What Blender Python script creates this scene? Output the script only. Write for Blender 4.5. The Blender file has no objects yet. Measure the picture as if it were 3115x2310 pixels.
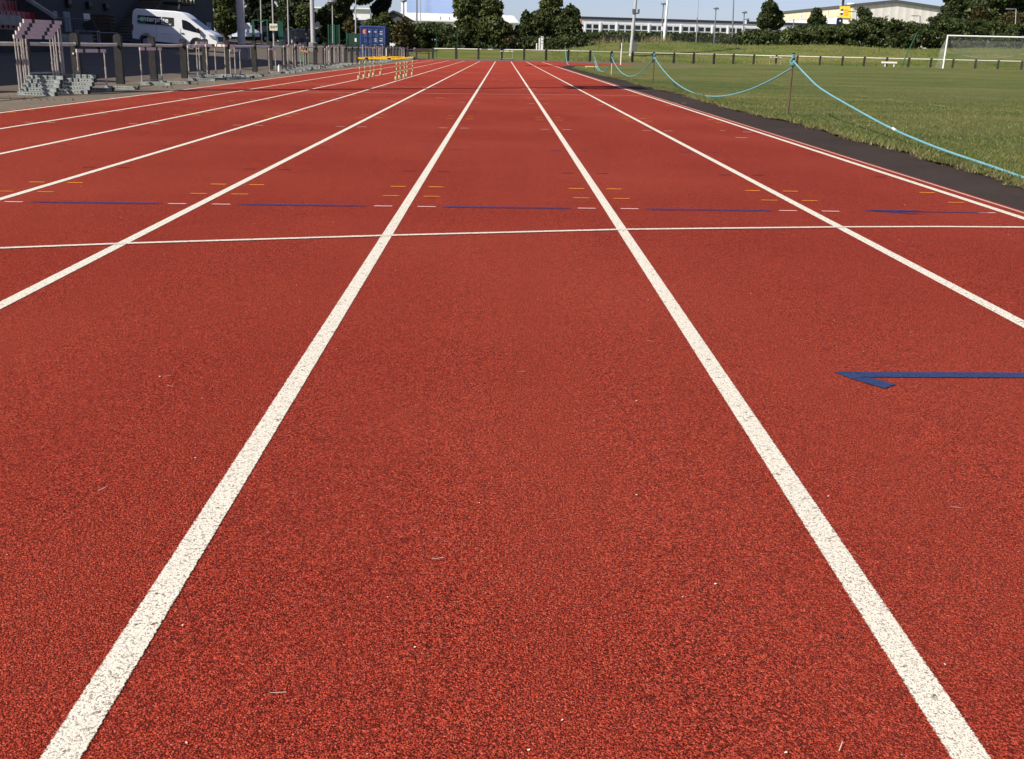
import bpy, bmesh, math, random
import numpy as np
from mathutils import Vector, Matrix
R = math.radians
PI = math.pi
C = bpy.context.scene
COL = C.collection
rng = np.random.default_rng(7)
random.seed(7)

# ------------------------------------------------------------------ camera
PITCH, YAW, ROLL, CAMH, FPX = R(17.00876), R(.83805), R(1.2987), .90743, 3280.0
fw = Vector((math.sin(YAW)*math.cos(PITCH), math.cos(YAW)*math.cos(PITCH), -math.sin(PITCH)))
r0 = Vector((math.cos(YAW), -math.sin(YAW), 0)); u0 = r0.cross(fw)
rt = r0*math.cos(ROLL) + u0*math.sin(ROLL); up = u0*math.cos(ROLL) - r0*math.sin(ROLL)
EYE = Vector((0, 0, CAMH+.011))     # the rubber lies 11 mm above the reference plane
cd = bpy.data.cameras.new('camera'); cam = bpy.data.objects.new('camera', cd); COL.objects.link(cam)
cd.sensor_width = 36; cd.lens = 36*FPX/3115; cd.clip_end = 3000; cd.clip_start = .05
M = Matrix((rt, up, -fw)).transposed().to_4x4(); M.translation = EYE
cam.matrix_world = M
C.camera = cam

def ray(x, y):                      # measured direction of a point of the survey photo
    return fw + rt*((x-1557.5)/FPX) - up*((y-1155)/FPX)
def atY(x, y, Y):
    d = ray(x, y); return EYE + d*(Y/d.y)
def atX(x, y, X):
    d = ray(x, y); return EYE + d*(X/d.x)
def gnd(x, y, c=.0066, z0=0.):
    d = ray(x, y); return EYE + d*((z0-CAMH)/(d.z-c*d.x))

# ------------------------------------------------------------------ terrain
def lerp_pts(x, pts):
    if x <= pts[0][0]: return pts[0][1]
    for (a, b), (c, d) in zip(pts, pts[1:]):
        if x <= c: return b+(d-b)*(x-a)/(c-a)
    return pts[-1][1]
def smooth(t):
    t = min(1, max(0, t)); return t*t*(3-2*t)
FY = [(-60, 112), (-7.6, 106.5), (2, 106), (8, 107.5), (14, 111), (24, 114), (34, 112.6), (45, 111.5), (60, 109), (200, 90)]
PL = [(-40, .95), (3, .85), (5, .9), (6.4, 1.05), (9, 1.5), (11.5, 2.0), (20, 2.08), (30, 2.15), (40, 2.05), (60, 2.2), (400, 2.2)]
def Gz(X, Y):
    if X < -9: z = min(1.3, -.06+(-9-X)*max(.02, .05+.0005*(Y-70)))
    elif X < 4: z = .0066*X
    else: z = .0264*max(0, 1-(X-4)/10)
    if X > 6 and Y > 45: z += .22*smooth((35.6-math.hypot(X-39.6, Y-62))/3)*smooth((Y-45)/30)
    s = smooth((Y-lerp_pts(X, FY)-1.5)/14)
    if s > 0: z = max(z, s*(lerp_pts(X, PL)+.12*math.sin(X*.35+1)*math.sin(Y*.11)*(1 if X > 8 else .3)))
    return z

# ------------------------------------------------------------------ helpers
class MB:
    def __init__(s): s.v = []; s.f = []; s.m = []; s.mat = 0
    def add(s, vs, fs):
        n = len(s.v); s.v += [tuple(v) for v in vs]
        for f in fs: s.f.append([i+n for i in f]); s.m.append(s.mat)
        return s
    def box(s, c, d, rz=0, ry=0, rx=0):
        hx, hy, hz = d[0]/2, d[1]/2, d[2]/2
        m = Matrix.Rotation(rz, 3, 'Z') @ Matrix.Rotation(ry, 3, 'Y') @ Matrix.Rotation(rx, 3, 'X')
        vs = [Vector(c)+m @ Vector((a*hx, b*hy, e*hz)) for a in (-1, 1) for b in (-1, 1) for e in (-1, 1)]
        return s.add(vs, [(0, 1, 3, 2), (4, 6, 7, 5), (0, 4, 5, 1), (2, 3, 7, 6), (0, 2, 6, 4), (1, 5, 7, 3)])
    def bar(s, a, b, w, h):            # rectangular bar from a to b
        a = Vector(a); b = Vector(b); d = (b-a).normalized()
        ref = Vector((0, 0, 1)) if abs(d.z) < .95 else Vector((0, 1, 0))
        sx = d.cross(ref).normalized(); sy = sx.cross(d)
        vs = [p+sx*(i*w/2)+sy*(j*h/2) for p in (a, b) for i, j in ((-1, -1), (1, -1), (1, 1), (-1, 1))]
        return s.add(vs, [(3, 2, 1, 0), (4, 5, 6, 7), (0, 1, 5, 4), (1, 2, 6, 5), (2, 3, 7, 6), (3, 0, 4, 7)])
    def tube(s, path, r, n=8, cap=True):
        path = [Vector(p) for p in path]; rs = r if isinstance(r, (list, tuple)) else [r]*len(path)
        vs = []; fs = []
        for i, p in enumerate(path):
            d = (path[min(i+1, len(path)-1)]-path[max(i-1, 0)]).normalized()
            ref = Vector((0, 0, 1)) if abs(d.z) < .9 else Vector((0, 1, 0))
            sx = d.cross(ref).normalized(); sy = sx.cross(d)
            vs += [p+(sx*math.cos(2*PI*k/n)+sy*math.sin(2*PI*k/n))*rs[i] for k in range(n)]
        for i in range(len(path)-1):
            for k in range(n):
                a = i*n+k; b = i*n+(k+1) % n; fs.append((a, b, b+n, a+n))
        if cap: fs += [tuple(range(n))[::-1], tuple(range((len(path)-1)*n, len(path)*n))]
        return s.add(vs, fs)
    def prism(s, poly, h, fn):         # 2D polygon extruded 0..h ; fn maps (u,v,w) to 3D
        n = len(poly)
        vs = [fn(u, v, 0) for u, v in poly]+[fn(u, v, h) for u, v in poly]
        fs = [tuple(range(n))[::-1], tuple(range(n, 2*n))]+[(i, (i+1) % n, n+(i+1) % n, n+i) for i in range(n)]
        return s.add(vs, fs)
    def build(s, name, mats, parent=None, smooth_=False, bevel=0):
        me = bpy.data.meshes.new(name); me.from_pydata(s.v, [], s.f)
        for m in (mats if isinstance(mats, (list, tuple)) else [mats]): me.materials.append(m)
        me.polygons.foreach_set('material_index', s.m)
        bm = bmesh.new(); bm.from_mesh(me); bmesh.ops.recalc_face_normals(bm, faces=bm.faces)
        if bevel: bmesh.ops.bevel(bm, geom=list(bm.edges), offset=bevel, segments=2, affect='EDGES', clamp_overlap=True)
        bm.to_mesh(me); bm.free()
        if smooth_:
            me.polygons.foreach_set('use_smooth', [True]*len(me.polygons))
            try: me.set_sharp_from_angle(angle=R(38))
            except Exception: pass
        o = bpy.data.objects.new(name, me); COL.objects.link(o)
        if parent: o.parent = parent
        return o
def mesh_np(name, v, f, mat, parent=None):
    v = np.asarray(v, dtype=np.float32); f = np.asarray(f, dtype=np.int32); k = f.shape[1]
    me = bpy.data.meshes.new(name); me.vertices.add(len(v)); me.vertices.foreach_set('co', v.ravel())
    me.loops.add(f.size); me.loops.foreach_set('vertex_index', f.ravel())
    me.polygons.add(len(f)); me.polygons.foreach_set('loop_start', np.arange(0, f.size, k, dtype=np.int32))
    me.polygons.foreach_set('loop_total', np.full(len(f), k, dtype=np.int32))
    me.update(calc_edges=True); me.validate(); me.materials.append(mat)
    o = bpy.data.objects.new(name, me); COL.objects.link(o)
    if parent: o.parent = parent
    return o
def tag(o, label=None, cat=None, group=None, kind=None):
    if label: o['label'] = label
    if cat: o['category'] = cat
    if group: o['group'] = group
    if kind: o['kind'] = kind
    return o
def thing(name, label, cat, loc=(0, 0, 0), rz=0, group=None, ry=0):
    o = bpy.data.objects.new(name, None); COL.objects.link(o); o.empty_display_size = .2
    o.location = loc; o.rotation_euler = (0, ry, rz)
    return tag(o, label, cat, group)
def dup(root, loc, rz, label, scale=None):
    c = root.copy(); COL.objects.link(c); c.location = loc; c.rotation_euler = (0, 0, rz); c['label'] = label
    if scale: c.scale = scale
    for ch in root.children:
        d = ch.copy(); COL.objects.link(d); d.parent = c
        for g in ch.children:
            e = g.copy(); COL.objects.link(e); e.parent = d
    return c
def text_mesh(name, txt, size, mat, parent, mtx, bold=0, depth=.004, align='LEFT'):
    cu = bpy.data.curves.new(name, 'FONT'); cu.body = txt; cu.size = size; cu.extrude = depth; cu.offset = bold; cu.align_x = align
    t = bpy.data.objects.new(name+'_tmp', cu); COL.objects.link(t)
    dg = bpy.context.evaluated_depsgraph_get(); me = bpy.data.meshes.new_from_object(t.evaluated_get(dg))
    bpy.data.objects.remove(t); me.materials.clear(); me.materials.append(mat)
    me.transform(mtx)
    o = bpy.data.objects.new(name, me); COL.objects.link(o); o.parent = parent
    return o

# ------------------------------------------------------------------ materials
class NT:
    def __init__(s, name):
        s.mat = bpy.data.materials.new(name); s.mat.use_nodes = True; s.t = s.mat.node_tree
        s.b = s.t.nodes['Principled BSDF']; s.out = s.t.nodes['Material Output']
        s.pos = s.n('ShaderNodeNewGeometry').outputs['Position']
    def n(s, typ, **k):
        nd = s.t.nodes.new(typ)
        for a, b in k.items():
            if a in nd.inputs: nd.inputs[a].default_value = b
            else: setattr(nd, a, b)
        return nd
    def l(s, a, b): s.t.links.new(a, b)
    def noise(s, scale, detail=2, vec=None, rough=.5):
        nd = s.n('ShaderNodeTexNoise'); nd.inputs['Scale'].default_value = scale; nd.inputs['Detail'].default_value = detail; nd.inputs['Roughness'].default_value = rough
        s.l(vec if vec else s.pos, nd.inputs['Vector']); return nd.outputs['Fac']
    def vor(s, scale, out='Distance', feature='F1', vec=None):
        nd = s.n('ShaderNodeTexVoronoi'); nd.feature = feature; nd.inputs['Scale'].default_value = scale
        s.l(vec if vec else s.pos, nd.inputs['Vector']); return nd.outputs[out]
    def ramp(s, fac, stops, interp='LINEAR'):
        nd = s.n('ShaderNodeValToRGB'); cr = nd.color_ramp; cr.interpolation = interp
        while len(cr.elements) < len(stops): cr.elements.new(.5)
        for e, (p, c) in zip(cr.elements, stops): e.position = p; e.color = (*c, 1) if len(c) == 3 else c
        s.l(fac, nd.inputs[0]); return nd.outputs[0]
    def mix(s, fac, a, b, blend='MIX'):
        nd = s.n('ShaderNodeMix', data_type='RGBA', blend_type=blend)
        for i, v in ((0, fac), (6, a), (7, b)):
            if isinstance(v, (int, float)): nd.inputs[i].default_value = v
            elif isinstance(v, tuple): nd.inputs[i].default_value = (*v, 1)
            else: s.l(v, nd.inputs[i])
        return nd.outputs[2]
    def math(s, op, a, b=0.):
        nd = s.n('ShaderNodeMath', operation=op)
        for i, v in ((0, a), (1, b)):
            if isinstance(v, (int, float)): nd.inputs[i].default_value = v
            else: s.l(v, nd.inputs[i])
        return nd.outputs[0]
    def mapr(s, v, a, b, c, d):
        nd = s.n('ShaderNodeMapRange'); s.l(v, nd.inputs[0])
        for i, x in enumerate((a, b, c, d)): nd.inputs[i+1].default_value = x
        return nd.outputs[0]
    def bump(s, h, dist, strength=1):
        nd = s.n('ShaderNodeBump'); nd.inputs['Distance'].default_value = dist; nd.inputs['Strength'].default_value = strength
        s.l(h, nd.inputs['Height']); s.l(nd.outputs[0], s.b.inputs['Normal'])
    def base(s, c, rough=.6, spec=.5, metal=0):
        if isinstance(c, tuple): s.b.inputs['Base Color'].default_value = (*c, 1)
        else: s.l(c, s.b.inputs['Base Color'])
        s.b.inputs['Roughness'].default_value = rough; s.b.inputs['Specular IOR Level'].default_value = spec; s.b.inputs['Metallic'].default_value = metal
        return s.mat
def pm(name, col, rough=.6, var=.25, scale=6., metal=0, spec=.4, bump=0, bscale=40, tint=None):
    t = NT(name)
    tc = t.n('ShaderNodeTexCoord').outputs['Object']
    n1 = t.noise(scale, 4, tc, .6)
    d = tuple(x*(1-var) for x in col); b = tuple(min(1, x*(1+var*.6)) for x in col)
    c = t.ramp(n1, [(.3, tint if tint else d), (.7, b)])
    if bump: t.bump(t.noise(bscale, 3, tc), bump)
    return t.base(c, rough, spec, metal)

def track_mat():
    t = NT('red_rubber')
    big = t.noise(.35, 3); mid = t.noise(2.6, 4, None, .65)
    warp = t.n('ShaderNodeMapping'); warp.inputs['Scale'].default_value = (1, .06, 1); t.l(t.pos, warp.inputs[0])
    streak = t.noise(2.2, 3, warp.outputs[0])
    cell = t.n('ShaderNodeTexVoronoi'); cell.inputs['Scale'].default_value = 320; t.l(t.pos, cell.inputs['Vector'])
    cr = t.n('ShaderNodeSeparateColor'); t.l(cell.outputs['Color'], cr.inputs[0])
    gran = t.ramp(cr.outputs[0], [(0, (.23, .030, .018)), (.35, (.42, .051, .029)), (.65, (.53, .064, .036)), (.9, (.65, .100, .056)), (1, (.72, .17, .10))])
    c = t.mix(.9, (.47, .057, .032), gran)
    f1 = t.noise(370, 3, None, .62); f2 = t.noise(190, 2)
    # open pores of the granulate: shade of the hollows painted dark, plus bump
    blot = t.noise(34, 3, None, .6)
    pit = t.mapr(t.math('ADD', t.math('ADD', f1, t.math('MULTIPLY', t.math('SUBTRACT', f2, .5), .5)), t.math('MULTIPLY', t.math('SUBTRACT', blot, .5), .07)), .42, .485, 1, 0)
    c = t.mix(t.math('MULTIPLY', pit, .95), c, (.040, .007, .005))
    # worn and dusty patches
    c = t.mix(t.mapr(mid, .35, .75, 0, .20), c, (.43, .062, .036))
    c = t.mix(t.mapr(streak, .45, .75, 0, .26), c, (.31, .034, .022))
    c = t.mix(t.mapr(big, .42, .66, 0, .28), c, (.52, .098, .058))
    h = t.math('SUBTRACT', t.math('ADD', t.math('MULTIPLY', f1, .7), t.math('MULTIPLY', t.math('SUBTRACT', 1, cell.outputs['Distance']), .55)), t.math('MULTIPLY', pit, .35))
    t.bump(h, .005, 1.0)
    return t.base(c, .95, .06)
def paint_mat(name, col, wear=.3, pore=(.30, .20, .17), edge=.12, fade=0., patch=0.):
    t = NT(name)
    uv = t.n('ShaderNodeUVMap').outputs[0]; sp = t.n('ShaderNodeSeparateXYZ'); t.l(uv, sp.inputs[0])
    m = t.math('MAXIMUM', t.math('ABSOLUTE', sp.outputs[0]), t.math('ABSOLUTE', sp.outputs[1]))
    f0 = t.noise(170, 3, None, .65); m = t.math('ADD', m, t.math('MULTIPLY', t.math('SUBTRACT', f0, .5), edge*4))
    f1 = t.noise(300, 3, None, .6); f2 = t.noise(130, 2)
    pit = t.mapr(t.math('ADD', f1, t.math('MULTIPLY', t.math('SUBTRACT', f2, .5), .5)), .385, .455, 1, 0)
    worn = t.mapr(t.noise(45, 4, None, .7), .60, .67, 0, wear)
    c = t.mix(t.math('MULTIPLY', pit, .88), col, pore)
    c = t.mix(t.mapr(t.noise(5, 3), .4, .7, 0, .25), c, tuple(x*.82 for x in col))
    cov = t.math('MULTIPLY', t.mapr(m, .90, .98, 1, 0), t.math('SUBTRACT', 1-fade, t.math('MULTIPLY', worn, 1)))
    if patch: cov = t.math('MULTIPLY', cov, t.mapr(t.noise(1.1, 4, None, .7), .5, .5+.12, 1-patch, 1))
    tr = t.n('ShaderNodeBsdfTransparent'); mx = t.n('ShaderNodeMixShader')
    t.bump(f1, .004, .8); t.base(c, .85, .12)
    t.l(cov, mx.inputs[0]); t.l(tr.outputs[0], mx.inputs[1]); t.l(t.b.outputs[0], mx.inputs[2]); t.l(mx.outputs[0], t.out.inputs[0])
    return t.mat
def grass_mat():
    t = NT('mown_grass')
    big = t.noise(.22, 4, None, .6); mid = t.noise(1.5, 4, None, .65); fine = t.noise(38, 3, None, .7)
    mp = t.n('ShaderNodeMapping'); mp.inputs['Scale'].default_value = (.25, 1, 1); t.l(t.pos, mp.inputs[0])
    band = t.noise(.45, 3, mp.outputs[0])
    c = t.ramp(fine, [(.30, (.044, .064, .011)), (.5, (.135, .170, .028)), (.70, (.25, .26, .065))])
    c = t.mix(t.mapr(mid, .42, .60, 0, .65), c, (.185, .185, .045))
    c = t.mix(t.mapr(band, .46, .62, 0, .7), c, (.070, .116, .018))
    c = t.mix(t.mapr(big, .47, .62, 0, .65), c, (.21, .19, .06))
    c = t.mix(t.mapr(t.noise(.32, 5, mp.outputs[0], .7), .50, .62, 0, .75), c, (.27, .235, .075))
    tuft = t.noise(5.5, 5, None, .75); c = t.mix(t.mapr(tuft, .36, .52, .55, 0), c, (.045, .070, .014))
    t.bump(t.math('ADD', fine, t.noise(9, 3)), .06, 1)
    return t.base(c, .8, .2)
def ground_mat(name, a, b, c3, s1=2.2, s2=45, grit=.5, rough=.9):
    t = NT(name)
    n1 = t.noise(s1, 5, None, .65); n2 = t.noise(s2, 3, None, .7); n3 = t.noise(.4, 3)
    c = t.ramp(n1, [(.3, a), (.65, b)]); c = t.mix(t.mapr(n3, .4, .7, 0, .5), c, c3)
    c = t.mix(t.mapr(n2, .3, .7, grit, 0), c, tuple(x*.45 for x in a))
    t.bump(n2, .012, .8)
    return t.base(c, rough, .25)
def leaf_mat(name, dark, mid, light, rough=.55):
    t = NT(name)
    rnd = t.n('ShaderNodeNewGeometry').outputs['Random Per Island']
    c = t.ramp(rnd, [(0, dark), (.45, mid), (.85, light), (1, tuple(min(1, x*1.25) for x in light))])
    c = t.mix(t.mapr(t.noise(.55, 3), .4, .65, 0, .5), c, tuple(x*.6 for x in mid))
    t.base(c, rough, .3)
    tl = t.n('ShaderNodeBsdfTranslucent'); t.l(c, tl.inputs[0]); mx = t.n('ShaderNodeMixShader'); mx.inputs[0].default_value = .22
    t.l(t.b.outputs[0], mx.inputs[1]); t.l(tl.outputs[0], mx.inputs[2]); t.l(mx.outputs[0], t.out.inputs[0])
    return t.mat
def mesh_fence_mat(name, col, scale, thr):
    t = NT(name)
    sp = t.n('ShaderNodeSeparateXYZ'); t.l(t.n('ShaderNodeUVMap').outputs[0], sp.inputs[0])
    a = t.math('FRACT', t.math('MULTIPLY', t.math('ADD', sp.outputs[0], sp.outputs[1]), scale)); b = t.math('FRACT', t.math('MULTIPLY', t.math('SUBTRACT', sp.outputs[0], sp.outputs[1]), scale))
    m = t.math('MAXIMUM', t.math('LESS_THAN', a, thr), t.math('LESS_THAN', b, thr))
    tr = t.n('ShaderNodeBsdfTransparent'); mx = t.n('ShaderNodeMixShader'); t.base(col, .5)
    t.l(m, mx.inputs[0]); t.l(tr.outputs[0], mx.inputs[1]); t.l(t.b.outputs[0], mx.inputs[2]); t.l(mx.outputs[0], t.out.inputs[0])
    return t.mat
def ribbed_mat(name, col, rough=.45, scale=3., var=.1, axis=(1, 1, 0)):
    t = NT(name); sp = t.n('ShaderNodeSeparateXYZ'); t.l(t.pos, sp.inputs[0])
    s = t.math('ADD', t.math('MULTIPLY', sp.outputs[0], axis[0]), t.math('MULTIPLY', sp.outputs[1], axis[1]))
    w = t.math('SINE', t.math('MULTIPLY', s, 2*PI*scale))
    c = t.ramp(t.noise(.5, 4), [(.3, tuple(x*(1-var) for x in col)), (.7, col)])
    c = t.mix(t.mapr(w, .6, 1, 0, .35), c, tuple(x*.6 for x in col))
    t.bump(w, .03, .6); return t.base(c, rough)

MT = dict(
 track=track_mat(), grass=grass_mat(),
 white_line=paint_mat('white_line_paint', (.84, .775, .64), .8, (.22, .14, .12), .085),
 thin_line=paint_mat('thin_white_paint', (.82, .74, .62), .7, (.22, .12, .09), .17),
 far_line=paint_mat('worn_white_paint', (.74, .46, .38), .5, (.4, .2, .16), .16, .15),
 pink=paint_mat('pink_paint', (.80, .46, .44), .3, (.4, .16, .14), .12),
 orange=paint_mat('orange_paint', (.85, .33, .04), .4, (.4, .1, .03), .14),
 blackp=paint_mat('black_paint', (.035, .028, .035), .5, (.02, .01, .01), .14, .2),
 blue=paint_mat('blue_paint', (.038, .060, .155), .3, (.012, .015, .05), .09),
 dblue=paint_mat('worn_blue_paint', (.055, .050, .16), .9, (.03, .015, .04), .3, .12),
 pitch=paint_mat('faded_pitch_paint', (.45, .42, .22), .8, (.2, .2, .1), .4, .35, .9),
 path=ground_mat('dark_tarmac', (.036, .022, .015), (.062, .041, .029), (.085, .058, .042), 2.6, 70, .75),
 dirt=ground_mat('dusty_tarmac', (.15, .118, .085), (.21, .165, .12), (.25, .20, .14), 1.1, 30, .5),
 asphalt=ground_mat('car_park_asphalt', (.115, .092, .070), (.155, .125, .095), (.14, .112, .085), .8, 60, .3),
 apron=ground_mat('brown_tarmac', (.13, .085, .070), (.17, .115, .095), (.19, .13, .105), .8, 40, .3),
 post=pm('dark_post_timber', (.034, .031, .029), .8, .4, 9, bump=.01),
 rail=pm('white_rail_paint', (.62, .58, .52), .4, .22, 5), farrail=pm('cream_rail_paint', (.84, .80, .66), .45, .1, 3),
 hbar=pm('pinkish_white_bar', (.76, .64, .59), .45, .18, 4), hblk=pm('bar_black_block', (.022, .015, .017), .5),
 steel=pm('weathered_steel', (.46, .41, .36), .5, .35, 12, .1), galv=pm('galvanised_steel', (.32, .35, .325), .5, .3, 9, .1, bump=.002),
 rust=pm('rusty_steel', (.13, .075, .05), .85, .5, 14, bump=.003), hole=pm('rust_hole', (.085, .04, .028), .9),
 dark=pm('black_plastic', (.014, .014, .016), .5), rubber=pm('tyre_rubber', (.018, .018, .018), .8),
 rope=pm('pale_blue_rope', (.175, .42, .475), .8, .3, 60, bump=.006, bscale=160), blacktie=pm('black_cable_tie', (.012, .012, .015), .5),
 yellow=pm('yellow_plastic', (.85, .52, .02), .4, .12, 6), wgreen=pm('green_post_plastic', (.08, .28, .13), .45, .3, 5), ylw2=pm('pale_yellow_plastic', (.72, .62, .30), .45, .2, 8),
 orangebar=pm('orange_bar_plastic', (.62, .18, .05), .5), white=pm('white_gloss_paint', (.80, .80, .78), .35, .08, 2), vanw=pm('white_van_paint', (.82, .83, .85), .25, .05, 1.5, spec=.5),
 glass=NT('dark_glass').base((.012, .016, .022), .06, .7), black=NT('sign_black').base((.010, .010, .010), .5), green=NT('sign_green').base((.012, .17, .085), .5),
 lettering=NT('white_lettering').base((.85, .85, .85), .5),
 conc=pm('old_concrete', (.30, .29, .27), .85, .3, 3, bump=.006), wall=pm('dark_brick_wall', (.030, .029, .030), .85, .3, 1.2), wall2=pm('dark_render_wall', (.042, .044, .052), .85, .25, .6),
 seat=pm('red_seat_plastic', (.30, .02, .025), .45, .2, 2), frame=pm('grey_frame_paint', (.28, .30, .33), .5, .2, 3),
 carp=pm('dark_car_paint', (.016, .018, .026), .18, .15, 2, spec=.7), cars=pm('silver_car_paint', (.42, .46, .52), .22, .1, 2, spec=.6),
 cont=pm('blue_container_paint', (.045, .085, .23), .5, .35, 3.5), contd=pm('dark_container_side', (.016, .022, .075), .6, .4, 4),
 osign=NT('orange_sticker').base((.80, .09, .03), .5), osign2=NT('pale_orange_sticker').base((.85, .36, .18), .5),
 mast=pm('pale_mast_steel', (.48, .47, .45), .5, .2, 3), mastd=pm('dark_mast_steel', (.13, .13, .14), .6, .2, 3),
 lpost=pm('grey_lamp_post', (.20, .21, .22), .5, .2, 3), polew=pm('white_pole_paint', (.85, .84, .80), .4, .06, 3),
 gfence=pm('green_fence_paint', (.020, .10, .060), .5, .2, 2), gsheet=pm('green_windbreak_net', (.014, .055, .036), .8, .3, 2),
 wood=pm('brown_bench_timber', (.075, .05, .03), .8, .4, 6), bark=pm('tree_bark', (.085, .068, .05), .9, .4, 4, bump=.02),
 sroof=pm('dark_roof_felt', (.04, .045, .065), .7), spanel=pm('white_wall_panel', (.82, .82, .84), .5, .05, .6), sbrick=pm('orange_brick', (.40, .20, .10), .85, .15, 2),
 swin=NT('window_glass').base((.03, .04, .045), .1, .6), wcream=ribbed_mat('cream_cladding', (.80, .76, .68), .5, .55, .08), wyel=pm('buff_cladding_panel', (.80, .68, .46), .5, .06, .3),
 wwhite=pm('white_cladding', (.80, .80, .80), .5, .05, .3), wroof=pm('grey_gutter_metal', (.10, .10, .10), .6), ysign=NT('yellow_sign_face').base((.85, .58, .02), .5),
 ysign2=NT('amber_sign_ink').base((.75, .36, .02), .5), blueclad=ribbed_mat('pale_blue_cladding', (.33, .44, .68), .55, .12, .05, (1, 0, 0)), whroof=ribbed_mat('white_sheet_roof', (.80, .79, .74), .6, .5, .04, (1, 0, 0)),
 hgrey=pm('grey_gable_boards', (.085, .085, .085), .85, .15, 1), cream=NT('cream_sign_face').base((.85, .80, .60), .5), navy=pm('navy_sign_board', (.018, .025, .09), .5),
 chain=mesh_fence_mat('dark_chain_link', (.03, .032, .032), 9, .22), gmesh=mesh_fence_mat('green_weld_mesh', (.018, .085, .05), 7, .22), net=mesh_fence_mat('pale_goal_net', (.55, .56, .55), 8, .09),
 leaf1=leaf_mat('dark_leaf', (.020, .030, .009), (.050, .070, .020), (.11, .135, .042)), leaf2=leaf_mat('olive_leaf', (.028, .040, .010), (.070, .092, .022), (.15, .165, .05)),
 leaf3=leaf_mat('hedge_leaf', (.018, .030, .008), (.046, .070, .017), (.115, .135, .036)), leaf4=leaf_mat('autumn_leaf', (.035, .028, .010), (.075, .062, .020), (.14, .115, .035)),
 leaf5=leaf_mat('conifer_leaf', (.008, .014, .006), (.018, .027, .010), (.040, .052, .020)), blade=leaf_mat('grass_blade', (.050, .076, .013), (.132, .170, .032), (.26, .255, .08)),
 dry=leaf_mat('dry_grass_blade', (.16, .13, .05), (.27, .22, .10), (.40, .34, .18)), grit=NT('pale_grit').base((.75, .66, .52), .7))
g = NT('fine_glass'); MT['windscreen'] = g.base((.015, .02, .035), .06, .35)

# ------------------------------------------------------------------ ground sheets
def strip(name, ys, xl, xr, nx, dz, mat, kind='structure', zf=Gz):
    v = []; f = []
    for i, y in enumerate(ys):
        a, b = xl(y), xr(y)
        for k in range(nx+1):
            x = a+(b-a)*k/nx; v.append((x, y, zf(x, y)+dz))
        if i:
            for k in range(nx):
                p = (i-1)*(nx+1)+k; f.append((p, p+1, p+nx+2, p+nx+1))
    o = mesh_np(name, v, f, mat); o.data.polygons.foreach_set('use_smooth', [True]*len(f)); tag(o, kind=kind); return o
def yr(a, b, s): return list(np.arange(a, b, s))+[b]
ys = yr(-60, 100, 8)+yr(102, 134, 2)+yr(140, 300, 20)+[400, 600, 900, 1400]
xs = [-900, -500, -300, -200, -140, -100, -70]+yr(-60, 60, 2.5)+[70, 85, 100, 140, 200, 300, 500, 900]
v = [(x, y, Gz(x, y)-.035) for y in ys for x in xs]; nx = len(xs)
f = [(j*nx+i, j*nx+i+1, (j+1)*nx+i+1, (j+1)*nx+i) for j in range(len(ys)-1) for i in range(nx-1)]
o = mesh_np('ground', v, f, MT['grass']); tag(o, kind='structure'); o.data.polygons.foreach_set('use_smooth', [True]*len(f))
strip('track', yr(-5, 90, 5), lambda y: -6.78, lambda y: 3.24, 4, .010, MT['track'])
CX, CY = 39.6, 62.0
def ring(name, r1, r2, a0, a1, dz, mat, n=70, nr=3):
    v = []; f = []
    for i in range(n+1):
        a = a0+(a1-a0)*i/n
        for k in range(nr+1):
            r = r1+(r2-r1)*k/nr; x, y = CX+r*math.cos(a), CY+r*math.sin(a); v.append((x, y, Gz(x, y)+dz))
        if i:
            for k in range(nr): p = (i-1)*(nr+1)+k; f.append((p, p+1, p+nr+2, p+nr+1))
    return tag(mesh_np(name, v, f, mat), kind='structure')
ring('track_bend', 36.4, 46.2, R(180), R(141), .004, MT['track'])
ring('bend_apron', 36.4, 46.2, R(141), R(50), .004, MT['apron'])
ring('bend_path', 35.4, 36.45, R(180), R(50), .006, MT['path'])
ring('outer_path', 46.15, 48.6, R(138), R(50), .001, MT['apron'])
def wav(y, s, a): return a*(math.sin(y*s)+.6*math.sin(y*s*2.3+1)+.5*math.sin(y*s*5.1+2)+.4*math.sin(y*s*11+.5))
edge = lambda y: 3.98+wav(y, .55, .06)+.035*math.sin(y*41)+.03*math.sin(y*23+1)-(.3*smooth((y-35)/27))
strip('path', yr(-5, 62, 1), lambda y: 3.2, lambda y: 4.3, 2, -.004, MT['path'])
strip('apron', yr(89.9, 104.5, 2), lambda y: -8.6, lambda y: 12, 6, -.002, MT['apron'])
strip('verge', yr(-5, 106, 1), lambda y: -9.25, lambda y: -6.76+.02*math.sin(y*3), 4, -.002, MT['dirt'])
strip('car_park', yr(-5, 128, 3), lambda y: -75, lambda y: -9.2, 22, -.010, MT['asphalt'])
def infl(y): return edge(y) if y < 62 else CX-math.sqrt(max(.01, 35.6**2-(y-62)**2))
def infr(y): return 76 if y < 62 else CX+math.sqrt(max(.01, 35.6**2-(y-62)**2))
strip('infield_grass', yr(-5, 45, .25)+yr(45.5, 97.5, .5), infl, infr, 10, .016, MT['grass'])

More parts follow.
